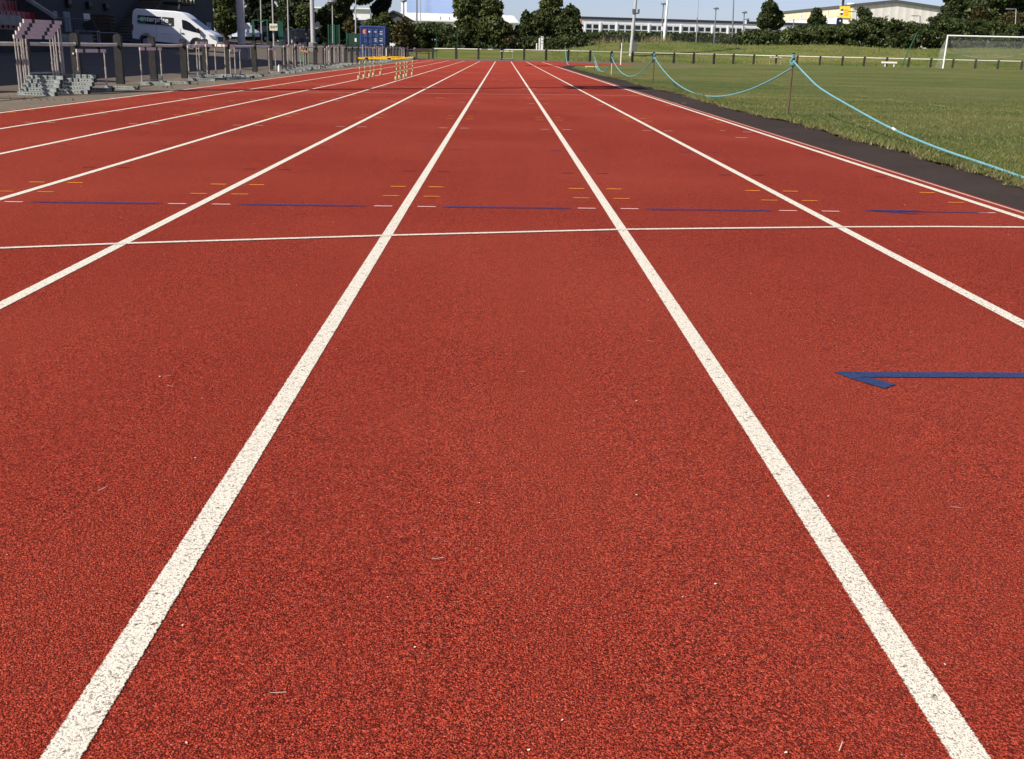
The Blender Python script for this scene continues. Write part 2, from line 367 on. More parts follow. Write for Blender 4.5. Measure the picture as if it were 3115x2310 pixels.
# ------------------------------------------------------------------ markings
MARK_Z = .0120
def tz(x, y): return .0066*min(x, 4)+MARK_Z
def mark(polys, name, mat):             # list of quads (4 pts xy, long=True when only the width wears)
    v = []; f = []; uv = []
    for pts, u in polys:
        n = len(v); v += [(x, y, tz(x, y)) for x, y in pts]; f.append([n, n+1, n+2, n+3]); uv += u
    me = bpy.data.meshes.new(name); me.from_pydata(v, [], f); me.materials.append(mat)
    l = me.uv_layers.new(name='UVMap')
    for i, c in enumerate(uv): l.data[i].uv = c
    o = bpy.data.objects.new(name, me); COL.objects.link(o); return tag(o, kind='structure')
SH = [(-1, -1), (1, -1), (1, 1), (-1, 1)]
def rect(cx, cy, w, h, sk=0): return ([(cx-w/2, cy-h/2-sk), (cx+w/2, cy-h/2+sk), (cx+w/2, cy+h/2+sk), (cx-w/2, cy+h/2-sk)], SH)
X0 = -.5692; LX = [X0+1.22*k for k in range(-5, 4)]
ln = []
for k, x in enumerate(LX):
    w = .056 if 0 < k else .062
    yy = yr(-3, 88.6, 4)
    for a, b in zip(yy, yy[1:]):
        ln.append(([(x-w/2, a), (x+w/2, a), (x+w/2, b), (x-w/2, b)], [(-1, 0), (1, 0), (1, 0), (-1, 0)]))
mark(ln, 'lane_lines', MT['white_line'])
ek = []
yy = yr(-3, 80, 4)
for a, b in zip(yy, yy[1:]): ek.append(([(3.185, a), (3.212, a), (3.212, b), (3.185, b)], [(-1, 0), (1, 0), (1, 0), (-1, 0)]))
mark(ek, 'kerb_line', MT['far_line'])
arc = [(-7, 3.2), (-4.2, 4.30), (-3.0, 4.70), (-2.29, 4.92), (-1.8, 5.08), (-.55, 5.42), (.65, 5.71), (1.88, 5.90), (2.45, 5.96), (3.05, 5.99)]
al = []
for (a, b), (c, d) in zip(arc, arc[1:]): al.append(([(a, b-.022), (c, d-.022), (c, d+.022), (a, b+.022)], [(0, -1), (0, -1), (0, 1), (0, 1)]))
MARK_Z = .0140; mark(al, 'curved_start_line', MT['thin_line'])
MARK_Z = .0128
fl = [(-6.7, 22.95), (-5.6, 22.99), (-1.57, 23.36), (2.63, 23.92), (3.05, 23.96)]
mark([([(a, b-.035), (c, d-.035), (c, d+.035), (a, b+.035)], [(0, -1), (0, -1), (0, 1), (0, 1)]) for (a, b), (c, d) in zip(fl, fl[1:])], 'cross_line', MT['far_line'])
def pairs(Y, h, w, x0=-5, sk=0, off=.13, lanes=range(0, 9), only_left_last=True):
    out = []
    for k in lanes:
        x = LX[k]
        for s in (-1, 1):
            if k == 8 and s > 0: continue
            out.append(rect(x+s*off, Y+.018*x+random.uniform(-.006, .006), w, h))
    return out
mark(pairs(6.49, .032, .115), 'pink_marks', MT['pink'])
mark(pairs(6.96, .026, .112)+pairs(7.45, .034, .11)+pairs(15.0, .05, .11)+pairs(15.6, .05, .1), 'orange_marks', MT['orange'])
mark(pairs(8.42, .03, .10, lanes=[1, 2, 3, 4, 5, 6, 7, 8])+pairs(16.9, .06, .1, lanes=[2, 3, 4, 5]), 'black_marks', MT['blackp'])
mark(pairs(10.36, .03, .11), 'blue_marks', MT['dblue'])
mark(pairs(13.2, .045, .115)+pairs(19.6, .06, .11)+pairs(27.2, .09, .11)+pairs(21.8, .05, .1, lanes=[3, 5, 6]), 'pale_marks', MT['far_line'])
random.seed(3)
sm = []
for i in range(60):
    y = random.uniform(12, 84); x = random.choice(LX)+random.choice((-.13, .13, .3, -.4, .6)); sm.append(rect(x, y, random.uniform(.06, .22), .02+.0022*y))
for y in (45, 57): 
    for k in range(2, 8): sm.append(rect(LX[k]+.61, y+.02*LX[k], .9, .07))
mark(sm, 'faint_marks', MT['far_line'])
bl = []
for k in range(1, 7):
    a, b = LX[k]+.22, LX[k+1]-.22; bl.append(rect((a+b)/2, 6.487+.015*(a+b)/2, b-a, .062, 0.006))
a, b = LX[7]+.36, LX[8]-.12; bl.append(rect((a+b)/2, 6.56, b-a, .045))
bl.append(([(LX[7]+.33, 6.56), (LX[7]+.70, 6.54), (LX[7]+.70, 6.60), (LX[7]+.42, 6.62)], SH)); bl.append(([(LX[7]+.36, 6.56), (LX[7]+.62, 6.44), (LX[7]+.68, 6.47), (LX[7]+.5, 6.55)], SH))
mark(bl, 'blue_bars', MT['dblue'])
P = lambda x, y: tuple(gnd(x, y)[:2])
Z5 = lambda a, b: P(2400+a/3.116, 1050+b/3.116)
e1, e2, e3, e4 = Z5(640, 257), Z5(2600, 266), Z5(2600, 318), Z5(740, 310)
mark([([e1, e2, e3, e4], [(0, -1), (0, -1), (0, 1), (0, 1)]), ([Z5(420, 255), Z5(640, 256), Z5(745, 310), Z5(600, 328)], [(-.9, 0), (.5, .9), (.5, 0), (0, -.9)]),
      ([Z5(600, 326), Z5(735, 303), Z5(1010, 378), Z5(905, 417)], [(.0, -.9), (0, .9), (.8, .9), (.9, -.9)])], 'blue_arrow', MT['blue'])
# faded football pitch lines on the grass
def pl(pts, w):
    out = []
    for a, b in zip(pts, pts[1:]):
        d = (b-a); d.z = 0; nrm = Vector((-d.y, d.x, 0)).normalized()*w
        out.append(([(a-nrm)[:2], (b-nrm)[:2], (b+nrm)[:2], (a+nrm)[:2]], [(0, -1), (0, -1), (0, 1), (0, 1)]))
    return out
MARK_Z = .030
G0 = lambda x, y: gnd(x, y, 0, .02)
R4 = lambda a, b: G0(2300+a/2.541, 150+b/2.541)
mark(pl([G0(1880, 195), G0(1960, 203), G0(2030, 209)], .10)+pl([G0(1900, 213), G0(2100, 229), G0(2220, 239), G0(2340, 253), R4(200, 292)], .06)+pl([R4(200, 290), R4(520, 330), R4(800, 370), R4(1040, 400), R4(1350, 440), R4(1600, 470), R4(2200, 510)], .05)+pl([G0(2045, 212), G0(2140, 214)], .12), 'pitch_lines', MT['pitch'])

# grit, petals and straw lying on the rubber
rng = np.random.default_rng(11)
v = []; f = []
for i in range(700):
    y = 1.2+60*rng.random()**1.7; x = rng.uniform(-.55*y-.8, min(3.1, .6*y+.8)); x = max(x, -6.6)
    s = rng.uniform(.0008, .0021)*(1+.05*y); z = .0066*x+.011+s*.5; n = len(v)
    a = rng.random(3)*6.28; m = Matrix.Rotation(a[0], 3, 'Z')
    if i % 12 == 0 and y < 16: e = [m @ Vector(q) for q in ((-.012, -.0005, 0), (.012, -.0005, .001), (.012, .0005, .001), (-.012, .0005, 0))]; v += [(x+q.x, y+q.y, z+.003) for q in e]; f.append((n, n+1, n+2, n+3)); continue
    e = [m @ Vector(q) for q in ((-s, -s*.6, 0), (s, -s*.5, s*.4), (s*.7, s*.8, s*.6), (-s*.8, s*.6, s*.2))]
    v += [(x+q.x, y+q.y, z+q.z) for q in e]; f.append((n, n+1, n+2, n+3))
tag(mesh_np('grit', v, f, MT['grit']), 'tiny pale grit, petals and straw scattered over the red track', 'grit', kind='stuff')

v = []; f = []
for i in range(34):
    y = 1.5+14*rng.random()**1.3; x = rng.uniform(-.5*y-.6, min(3., .55*y+.6)); s = rng.uniform(.0015, .004); n = len(v)
    for k in range(6): v.append((x+s*math.cos(k*1.047)*rng.uniform(.6, 1.3), y+s*math.sin(k*1.047)*rng.uniform(.6, 1.3), .0066*x+.0135+rng.uniform(0, .002)))
    v.append((x, y, .0066*x+.013+s*.8)); f += [(n+k, n+(k+1) % 6, n+6) for k in range(6)]
tag(mesh_np('dirt_crumbs', v, f, MT['hole']), 'small dark crumbs of dirt scattered over the red track', 'dirt', kind='stuff')
# ------------------------------------------------------------------ grass blades
def blades(name, pts, h, w, mat, label, lean=.8):
    n = len(pts); a = rng.random(n)*2*PI; hh = h*(.5+rng.random(n)); ww = w*(.6+.8*rng.random(n))
    dx, dy = np.cos(a), np.sin(a); b = rng.random(n)*2*PI; le = hh*lean*rng.random(n)
    v = np.zeros((n, 3, 3)); v[:, 0] = pts-np.stack([dx*ww, dy*ww, 0*dx], 1); v[:, 1] = pts+np.stack([dx*ww, dy*ww, 0*dx], 1)
    v[:, 2] = pts+np.stack([np.cos(b)*le, np.sin(b)*le, hh], 1)
    return tag(mesh_np(name, v.reshape(-1, 3), np.arange(3*n).reshape(-1, 3), mat), label, 'grass', kind='stuff')
def scatter(n, y0, y1, pw, xf):
    y = y0+(y1-y0)*rng.random(n)**pw; out = []
    for yy in y:
        a, b = xf(yy); xx = rng.uniform(a, b); out.append((xx, yy, Gz(xx, yy)+.012))
    return np.array(out)
blades('grass', np.vstack([scatter(60000, 6.5, 24, 1.25, lambda y: (edge(y)+.03, .56*y+.6)), scatter(45000, 20, 60, 1.3, lambda y: (edge(y)+.05, .54*y))]), .024, .004, MT['blade'], 'short green mown grass of the infield', 1.1)
blades('edge_grass', scatter(16000, 6, 60, 1.5, lambda y: (edge(y)-.07+.1*rng.random(), edge(y)+.12+.30*rng.random())), .045, .0045, MT['blade'], 'longer ragged grass along the edge of the dark path', 1.2)
blades('dry_grass', np.vstack([scatter(9000, 6, 50, 1.5, lambda y: (edge(y)-.07, edge(y)+.18)), scatter(4000, 6.5, 30, 1.2, lambda y: (edge(y)+.1, .56*y+.6))]), .035, .004, MT['dry'], 'straw-coloured dry grass along the edge of the dark path', 1.3)
wp = scatter(900, 18, 60, 1.2, lambda y: (-8.2, -7.0)); k = (np.sin(wp[:, 1]*1.9)+np.sin(wp[:, 1]*.7+2)) > .7
blades('weeds', wp[k], .06, .012, MT['blade'], 'small weeds sprouting from the dusty verge', 1.2)
mp_ = []
for i in range(7000):
    x = rng.uniform(5, 62); yy = lerp_pts(x, FY)+1+rng.random()*17; mp_.append((x, yy, Gz(x, yy)-.03))
blades('bank_grass', np.array(mp_), .16, .035, MT['blade'], 'rough grass growing on the bank behind the far rail', .8)
tf = []
for x0, n in ((1825, 160), (1985, 200), (2020, 90), (1880, 60)):
    c = atY(x0, 128, 131)
    for i in range(n): x = c.x+rng.normal()*.7; y = 130.5+rng.random()*1.5; tf.append((x, y, Gz(x, y)-.03))
blades('tall_dry_grass', np.array(tf), .55, .03, MT['dry'], 'tall straw-coloured grass on the crest of the bank', .6)

# ------------------------------------------------------------------ foliage
def leaves(blobs, n, size, k=26, flat=.7, fill=.25, core=.0):
    """blobs: list of (centre, radii). leaf quads gathered in clumps through each blob's volume"""
    tot = sum((r[0]*r[1]*r[2])**.667 for c, r in blobs); V = []; n = int(n*3.2); size *= .76
    for c, r in blobs:
        m = int(n*(r[0]*r[1]*r[2])**.667/tot); c = np.array(c); r = np.array(r)
        kk = max(10, int(3.0*k*(.6+.4*rng.random())))
        d = rng.normal(size=(kk, 3)); d /= np.linalg.norm(d, axis=1)[:, None]
        rad = np.where(rng.random(kk) < fill, rng.random(kk)*.6, .62+.34*rng.random(kk))
        cc = c+d*r*rad[:, None]; cr = np.mean(r)*(.17+.20*rng.random(kk))
        idx = rng.integers(0, kk, m); e = rng.normal(size=(m, 3)); e /= np.linalg.norm(e, axis=1)[:, None]
        p = cc[idx]+e*(cr[idx]*rng.random(m)**.45)[:, None]*np.array([1, 1, flat])
        q = rng.normal(size=(m//5, 3)); q /= np.linalg.norm(q, axis=1)[:, None]; V.append(c+q*r*(.55+.5*rng.random(m//5))[:, None])
        ns = int(16+18*(r[0]*r[1])**.5)
        for j in range(ns):
            az = rng.random()*6.283; ph = rng.random()**.6; h0 = c+r*np.array([math.cos(az)*ph, math.sin(az)*ph, (1-ph*ph)**.5*.92]); L_ = rng.uniform(.1, .55)*(1-.6*ph)
            tt = rng.random(11); V.append(h0+np.stack([.10*rng.normal(size=11)*(1.1-tt), .10*rng.normal(size=11)*(1.1-tt), tt*L_], 1))
        V.append(p)
    p = np.vstack(V); m = len(p)
    a = rng.normal(size=(m, 3)); a /= np.linalg.norm(a, axis=1)[:, None]
    b = np.cross(a, rng.normal(size=(m, 3))); b /= np.linalg.norm(b, axis=1)[:, None]
    s = (size*(.55+.9*rng.random(m)))[:, None]
    v = np.stack([p-a*s, p-b*s*.55, p+a*s, p+b*s*.55], 1)
    return v.reshape(-1, 3), np.arange(4*m).reshape(-1, 4)
def tree(name, label, cat, base, blobs, n, size, mat, trunk=(.22, 3.0), limbs=5, group=None, k=26, flat=.7, fill=.25):
    t = thing(name, label, cat, base, 0, group)
    v, f = leaves(blobs, n, size, k, flat, fill); mesh_np('crown', v, f, mat, t)
    if trunk:
        mb = MB(); top = Vector(blobs[0][0]); r, h = trunk
        mb.tube([(0, 0, -.3), (.05, 0, h*.5), (0, .05, h), (top.x*.5, top.y*.5, h+(top.z-h)*.6), top+Vector((0, 0, blobs[0][1][2]*.5))], [r*1.3, r, r*.8, r*.5, r*.12], 7)
        for i in range(limbs):
            c, rr = blobs[i % len(blobs)]; a = random.random()*6.28; e = Vector(c)+Vector((math.cos(a)*rr[0]*.75, math.sin(a)*rr[1]*.75, rr[2]*random.uniform(-.2, .6)))
            s = Vector((0, 0, h*random.uniform(.7, 1.15))); mb.tube([s, (s+e)/2+Vector((0, 0, .3)), e], [r*.45, r*.28, r*.07], 5)
        mb.build('trunk', MT['bark'], t, True)
    return t
def ptree(name, label, cat, Y, boxes, n, size, mat, **kw):
    """crown blobs given as measured outlines (x0,y0,x1,y1) at forward distance Y, with real depth"""
    bl = []; bx = np.mean([(b[0]+b[2])/2 for b in boxes]); c0 = atY(bx, 150, Y); gz = Gz(c0.x, Y)
    base = Vector((c0.x, Y, gz))
    for i, (x0, y0, x1, y1) in enumerate(boxes):
        a = atY(x0, (y0+y1)/2, Y); b = atY(x1, (y0+y1)/2, Y); tp = atY((x0+x1)/2, y0, Y); bt = atY((x0+x1)/2, y1, Y)
        rx = (b.x-a.x)/2; rz = max(.3, (tp.z-max(bt.z, gz-.2))/2); c = Vector(((a.x+b.x)/2, Y+random.uniform(-.4, .4)*rx, (tp.z+max(bt.z, gz-.2))/2))
        bl.append((tuple(c-base), (rx, min(rx, 3.2)*.9, rz)))
    return tree(name, label, cat, base, bl, n, size, mat, **kw)
def hedge_bank(name, label, cat, prof, Y, depth, n, size, mat, base_y=None):
    """continuous shrub mass: profile of (x, top y) measured at distance Y"""
    pts = [atY(x, y, Y) for x, y in prof]; n = int(n*3.0); size *= .78; m = n; out = np.zeros((m, 3)); X0_, X1_ = pts[0].x, pts[-1].x
    tops = [(q.x, q.z-.35) for q in pts]
    cl = rng.uniform(0, 1, (int((X1_-X0_)*26), 4)); K = len(cl)
    cx = X0_+(X1_-X0_)*cl[:, 0]; cy = Y+depth*cl[:, 1]
    tp = np.array([lerp_pts(x, tops) for x in cx]); gz = np.array([Gz(x, y) for x, y in zip(cx, cy)])
    front = 1-np.clip(cl[:, 1]*2.5, 0, 1); hmax = (tp-gz)*(1-.35*front*cl[:, 0]%1)
    cz = gz+hmax*np.where(cl[:, 1] > .55, .5+.5*cl[:, 2], np.where(cl[:, 3] > .62, .4*cl[:, 2]-.02, cl[:, 2]))*.97
    idx = rng.integers(0, K, m); e = rng.normal(size=(m, 3)); e /= np.linalg.norm(e, axis=1)[:, None]
    rr = (.35+.45*rng.random(K))[idx]*rng.random(m)**.45
    p = np.stack([cx[idx], cy[idx], cz[idx]], 1)+e*rr[:, None]*np.array([1, .9, .75])
    nsh = int((X1_-X0_)*7); sx = rng.uniform(X0_, X1_, nsh); sy = Y+depth*rng.uniform(.2, 1, nsh); stp = np.array([lerp_pts(x, tops) for x in sx]); tt = rng.random((nsh, 10))
    q = np.stack([sx[:, None]+.09*rng.normal(size=tt.shape), sy[:, None]+.09*rng.normal(size=tt.shape), stp[:, None]+tt*rng.uniform(.1, .55, (nsh, 1))-.35], 2).reshape(-1, 3)
    p = np.vstack([p, q]); m = len(p)
    a = rng.normal(size=(m, 3)); a /= np.linalg.norm(a, axis=1)[:, None]; b = np.cross(a, rng.normal(size=(m, 3))); b /= np.linalg.norm(b, axis=1)[:, None]
    s = (size*(.55+.9*rng.random(m)))[:, None]; v = np.stack([p-a*s, p-b*s*.55, p+a*s, p+b*s*.55], 1).reshape(-1, 3)
    c = Vector(((X0_+X1_)/2, Y, Gz((X0_+X1_)/2, Y))); t = thing(name, label, cat, c)
    mesh_np('foliage', v-np.array(c), np.arange(4*m).reshape(-1, 4), mat, t)
    for i in range(int((X1_-X0_)/3.2)):
        mb = MB()
        x = X0_+1.6+i*3.2; y = Y+depth*.55; z = Gz(x, y); h = (lerp_pts(x, tops)-z)*.8
        mb.tube([(x-c.x, y-c.y, z-.2-c.z), (x-c.x+.2, y-c.y, z+h*.5-c.z), (x-c.x-.1, y-c.y+.1, z+h-c.z)], [.07, .05, .02], 5); mb.build('stem', MT['bark'], t)
    return t

ptree('broadleaf_tree', 'big rounded broadleaf tree beyond the far rail, left of the conifer-like group', 'tree', 126, [(1380, -45, 1470, 75), (1455, -10, 1530, 70), (1385, 40, 1480, 135), (1450, 50, 1545, 130)], 7500, .24, MT['leaf2'], trunk=(.16, 3))
ptree('birch_tree', 'loose tall tree of feathery twigs right of the big rounded tree', 'tree', 128, [(1640, -20, 1712, 60), (1602, 35, 1680, 110), (1650, 40, 1730, 120), (1590, 80, 1700, 152)], 5200, .20, MT['leaf2'], trunk=(.12, 3), fill=.4)
ptree('broadleaf_tree', 'pointed dark green tree beside the end of the white school building', 'tree', 127, [(1705, 20, 1765, 80), (1690, 60, 1775, 115), (1690, 95, 1790, 152)], 5000, .21, MT['leaf1'], trunk=(.12, 2))
ptree('pointed_shrub', 'thin dark pointed shrub just left of the feathery tall tree', 'shrub', 127, [(1585, 38, 1615, 90), (1560, 75, 1620, 150)], 2600, .2, MT['leaf1'], trunk=(.08, 2))
ptree('brown_shrub', 'brownish autumn shrub between the rounded tree and the dark pointed shrub', 'shrub', 125, [(1515, 75, 1562, 120), (1505, 105, 1580, 155)], 2200, .19, MT['leaf4'], trunk=(.08, 1.5))
hedge_bank('hedge', 'long dark untrimmed hedge between the blue container and the rounded tree', 'hedge', [(1225, 76), (1250, 68), (1275, 60), (1290, 66), (1310, 58), (1330, 64), (1355, 70), (1380, 76), (1400, 98)], 121, 3.5, 8500, .19, MT['leaf1'])
hedge_bank('undergrowth', 'dark tangled undergrowth at the foot of the trees behind the far rail', 'hedge', [(1385, 95), (1420, 112), (1480, 112), (1520, 105), (1560, 98), (1600, 104), (1660, 108), (1720, 104), (1775, 110), (1800, 128)], 124.5, 3, 6500, .2, MT['leaf1'])
ptree('yellow_green_bush', 'yellow-green bush right of the blue container', 'bush', 116, [(1205, 62, 1255, 110), (1195, 95, 1260, 150)], 2600, .2, MT['leaf4'], trunk=(.08, 1.5))
ptree('yellow_green_bush', 'pale green bush behind the top of the blue container', 'bush', 119, [(1110, 58, 1175, 95), (1150, 45, 1195, 90), (1170, 70, 1215, 130)], 2600, .2, MT['leaf2'], trunk=(.08, 1.5))
ptree('yellow_green_bush', 'bright leafy bush left of the blue container behind the green windbreak', 'bush', 113, [(1045, 62, 1100, 105), (1065, 75, 1105, 125)], 2200, .19, MT['leaf4'], trunk=(.08, 1.5))
ptree('bare_branched_tree', 'spreading tree with bare lower branches left of the dark conifer', 'tree', 125, [(1000, -40, 1075, 30), (1060, -50, 1140, 15), (1015, 20, 1070, 60)], 3800, .22, MT['leaf1'], trunk=(.2, 3.2), limbs=9, fill=.1)
ptree('dark_conifer', 'black-green conifer standing left of the grey gabled house', 'tree', 127, [(1150, -25, 1190, 30), (1125, 10, 1180, 45), (1135, 30, 1185, 75)], 3000, .2, MT['leaf5'], trunk=(.15, 3))
ptree('ivy_covered_tree', 'ivy-covered tree rising against the dark clubhouse corner', 'tree', 112, [(640, -90, 720, 50), (650, 20, 735, 105)], 5600, .2, MT['leaf2'], trunk=(.25, 3))
ptree('dark_tree', 'dense dark tree behind the two thick floodlight masts', 'tree', 124, [(725, -110, 830, 40), (720, 20, 810, 120), (780, 10, 860, 110)], 6500, .23, MT['leaf5'], trunk=(.25, 3))
ptree('gappy_tree', 'open-crowned tree with pale gaps, above the EXIT sign', 'tree', 122, [(815, -90, 905, 15), (850, -20, 930, 55), (820, 40, 930, 80)], 4200, .21, MT['leaf1'], trunk=(.2, 3), limbs=9, fill=.15)
ptree('leafy_tree', 'mid green leafy tree just left of the slimmer floodlight mast', 'tree', 120, [(900, 15, 962, 85), (905, -70, 965, 10)], 3600, .2, MT['leaf2'], trunk=(.18, 3))
ptree('dark_tree', 'low dark tree right of the slimmer floodlight mast', 'tree', 126, [(965, 20, 1045, 85), (975, 60, 1060, 125), (1000, -70, 1040, 10)], 4200, .21, MT['leaf1'], trunk=(.18, 3))
hedge_bank('dark_hedge', 'black-green hedge behind the parked dark cars', 'hedge', [(700, 85), (760, 75), (840, 70), (900, 78), (960, 85), (1060, 95), (1105, 98)], 134, 3, 6500, .22, MT['leaf5'])
hedge_bank('hedge', 'dark hedge below the windows of the long white school building', 'hedge', [(1755, 102), (1780, 98), (1840, 93), (1900, 95), (1960, 93), (2020, 95), (2100, 98), (2160, 99), (2240, 102), (2310, 105), (2380, 108)], 152, 3, 9000, .22, MT['leaf3'])
hedge_bank('shrub_bank', 'broad dense green shrub bank along the top of the grass bank, below the warehouse', 'hedge', [(2195, 122), (2230, 112), (2270, 95), (2320, 88), (2360, 86), (2400, 92), (2435, 80), (2470, 72), (2530, 74), (2580, 72), (2605, 66), (2640, 52), (2665, 46), (2690, 52), (2712, 42), (2735, 46), (2760, 58), (2800, 62), (2850, 64), (2880, 40), (2960, 45), (3040, 55), (3120, 60), (3220, 60)], 133, 6, 34000, .21, MT['leaf3'])
ptree('round_tree', 'round leafy tree in front of the left end of the warehouse', 'tree', 148, [(2318, 5, 2362, 55), (2302, 38, 2350, 90), (2338, 32, 2384, 92)], 3800, .23, MT['leaf1'], trunk=(.15, 3))
ptree('small_tree', 'small conical tree rising from the shrubs before the buff panels of the warehouse', 'tree', 140, [(2468, 30, 2498, 62), (2458, 48, 2515, 85)], 1900, .2, MT['leaf1'], trunk=(.1, 2))
ptree('wispy_sapling', 'wispy sapling standing above the shrubs right of the yellow sign', 'tree', 137, [(2608, 22, 2628, 58), (2618, 32, 2650, 70)], 700, .17, MT['leaf1'], trunk=(.07, 2))
ptree('tall_dark_tree', 'tall dark tree at the right end of the warehouse', 'tree', 146, [(2885, -40, 2975, 40), (2862, 10, 2930, 85), (2920, 0, 3000, 90)], 7000, .26, MT['leaf1'], trunk=(.25, 3))
ptree('tall_dark_tree', 'tall dark tree in the top right corner behind the goal', 'tree', 149, [(2985, -60, 3090, 30), (2970, 0, 3060, 90), (3060, -40, 3190, 90)], 8000, .27, MT['leaf3'], trunk=(.25, 3))
ptree('russet_tree', 'reddish brown tree between the two tall dark trees on the right', 'tree', 143, [(2950, 25, 2995, 75)], 1300, .22, MT['leaf4'], trunk=(.12, 3))
ptree('grey_twiggy_shrub', 'grey twiggy shrub beside the lamp at the right edge', 'shrub', 140, [(3050, 40, 3115, 85)], 1500, .2, MT['leaf4'], trunk=(.1, 2))

# ------------------------------------------------------------------ rail fences
def rail_fence(name, label, pts, tops, pw, rz, pmat, rmat, rr, rounded):
    t = thing(name, label, 'fence', (pts[0][0], pts[0][1], 0)); o = Vector((pts[0][0], pts[0][1], 0))
    for i, (x, y) in enumerate(pts):
        a = Vector((x, y, Gz(x, y))); nx_ = pts[min(i+1, len(pts)-1)]; pv = pts[max(i-1, 0)]; ang = math.atan2(nx_[1]-pv[1], nx_[0]-pv[0])
        h = tops*random.uniform(.97, 1.03); mb = MB(); w = pw
        poly = [(-w/2, -.2), (w/2, -.2), (w/2, h-.05), (w*.34, h-.012), (w*.15, h), (-w*.15, h), (-w*.34, h-.012), (-w/2, h-.05)]
        tilt = random.uniform(-.012, .012)
        m = Matrix.Rotation(ang+random.uniform(-.08, .08), 3, 'Z')
        mb.prism(poly, w*.8, lambda u, v_, q: a-o+m @ Vector((q-w*.4, u+tilt*v_, v_)) if not rounded else a-o+m @ Vector((u+tilt*v_, q-w*.4, v_)))
        mb.build('post', pmat, t)
        if i < len(pts)-1:
            b = Vector((*nx_, Gz(*nx_))); d = (b-a).normalized()
            mb = MB(); mb.tube([a-o+Vector((0, 0, rz))+d*w*.42, (a+b)/2-o+Vector((0, 0, rz-.006)), b-o+Vector((0, 0, rz+random.uniform(-.006, .006)))-d*w*.42], rr, 8); mb.build('rail', rmat, t, True)
    return t
LY = [11, 13.5, 16, 18.6, 21.2, 23.75, 26.3, 28.9, 31.6, 34.0, 36.6, 40.7, 43.4, 46.1, 48.6, 51.2, 53.8, 56.4, 59, 61.5]+[64.2+2.62*i for i in range(17)]
rail_fence('trackside_fence', 'dark timber post fence with a white tube rail along the left side of the track', [(-8.95+random.uniform(-.02, .02), y) for y in LY], 1.10, .17, .885, MT['post'], MT['rail'], .036, False)
tf_ = bpy.data.objects['trackside_fence']; 
for zz_, xx_ in ((.885, -.01), (.70, -.05)): mb = MB(); mb.tube([(xx_, 23.75-11-.075, Gz(-8.95, 23.75)+zz_), (xx_, 23.75-11-.095, Gz(-8.95, 23.75)+zz_)], .035 if xx_ > -.02 else .018, 12); mb.build('reflector', MT['polew'], tf_)
fp = []; x = -6.6
while x < 58: fp.append((x, lerp_pts(x, FY)-.3)); x += 2.12+random.uniform(-.05, .08)
rail_fence('far_fence', 'low fence of dark posts with a cream rail across the far end of the field', fp, 1.0, .19, .90, MT['post'], MT['farrail'], .044, True)

# ------------------------------------------------------------------ athletics hurdles
def hurdle_parts(t, H):
    W = 1.18
    for s in (-1, 1):
        mb = MB(); mb.box((s*.55, .33, .035), (.055, .74, .065)); q = mb; q.mat = 1
        for k in range(8):
            c = (s*.5775, .12+.06*k, .036); n = 8
            q.prism([(.013*math.cos(2*PI*j/n), .013*math.sin(2*PI*j/n)) for j in range(n)], .003, lambda u, v_, w_: Vector((c[0]+s*w_, c[1]+u, c[2]+v_)))
            q.prism([(.013*math.cos(2*PI*j/n), .013*math.sin(2*PI*j/n)) for j in range(n)], .003, lambda u, v_, w_: Vector((s*.5225-s*w_, c[1]+u, c[2]+v_)))
        leg = mb.build('base_leg', [MT['galv'], MT['hole']], t)
        mb = MB(); mb.box((s*.55, .693, .036), (.063, .02, .075)); mb.build('end_cap', MT['dark'], leg)
        mb = MB(); mb.tube([(s*.55, 0, .06), (s*.55, 0, H*.52)], .0175, 8); mb.tube([(s*.55, 0, H*.52), (s*.55, 0, H-.01)], .0135, 8); mb.tube([(s*.55, 0, H*.5), (s*.55, 0, H*.54)], .022, 8); mb.build('upright', MT['steel'], t, True)
    mb = MB(); x = -W/2
    for a, b, m_ in ((0, .2, 0), (.2, .285, 1), (.285, .715, 0), (.715, .80, 1), (.80, 1, 0)):
        mb.mat = m_; mb.box((-W/2+W*(a+b)/2, .012, H-.035), (W*(b-a), .026, .066))
    mb.build('crossbar', [MT['hbar'], MT['hblk']], t)
    mb = MB(); mb.tube([(-.55, 0, .10), (.55, 0, .10)], .014, 6); mb.build('tie_bar', MT['steel'], t)
protos = {}
def hurdle(H, loc, rz, label, group='athletics hurdles along the trackside fence', mats=None):
    key = round(H, 2)
    if key not in protos:
        t = thing('athletics_hurdle', label, 'hurdle', loc, rz, group); hurdle_parts(t, H); protos[key] = t; return t
    d = dup(protos[key], loc, rz, label); d['group'] = group; return d
def hp(x, y): return Vector((x, y, Gz(x, y)))
ORD = ['lowest', 'second lowest', 'middle', 'second highest', 'topmost']
for i in range(5):
    hurdle(1.04, hp(-8.55+.004*i, 20.62+.115*i)+Vector((0, 0, .068*i)), R(-101+random.uniform(-1, 1)), f'white-barred hurdle, {ORD[i]} of the five nested in the stack nearest the camera')
hurdle(.80, hp(-8.35, 22.9), R(-98), 'low hurdle standing just behind the nested stack of five')
hurdle(.84, hp(-8.30, 26.6), R(-97), 'single low hurdle in front of the fence between the first stack and the van')
for i, (y, z, a, H, x) in enumerate(((30.3, 0, -90, .90, -8.3), (31.3, .06, -89, .94, -8.35), (31.9, 0, -62, .94, -8.0), (32.6, .0, -122, .94, -8.15))):
    hurdle(H, hp(x, y)+Vector((0, 0, z)), R(a), ['nearest hurdle of the loose cluster in front of the white van', 'hurdle resting on the base of its neighbour in the cluster before the van', 'hurdle turned askew with its bar tilting up before the van', 'hurdle turned the other way at the right of the cluster before the van'][i])
hurdle(.80, hp(-8.1, 34.1), R(-92), 'single low hurdle with a pink bar below the front wheel of the van')
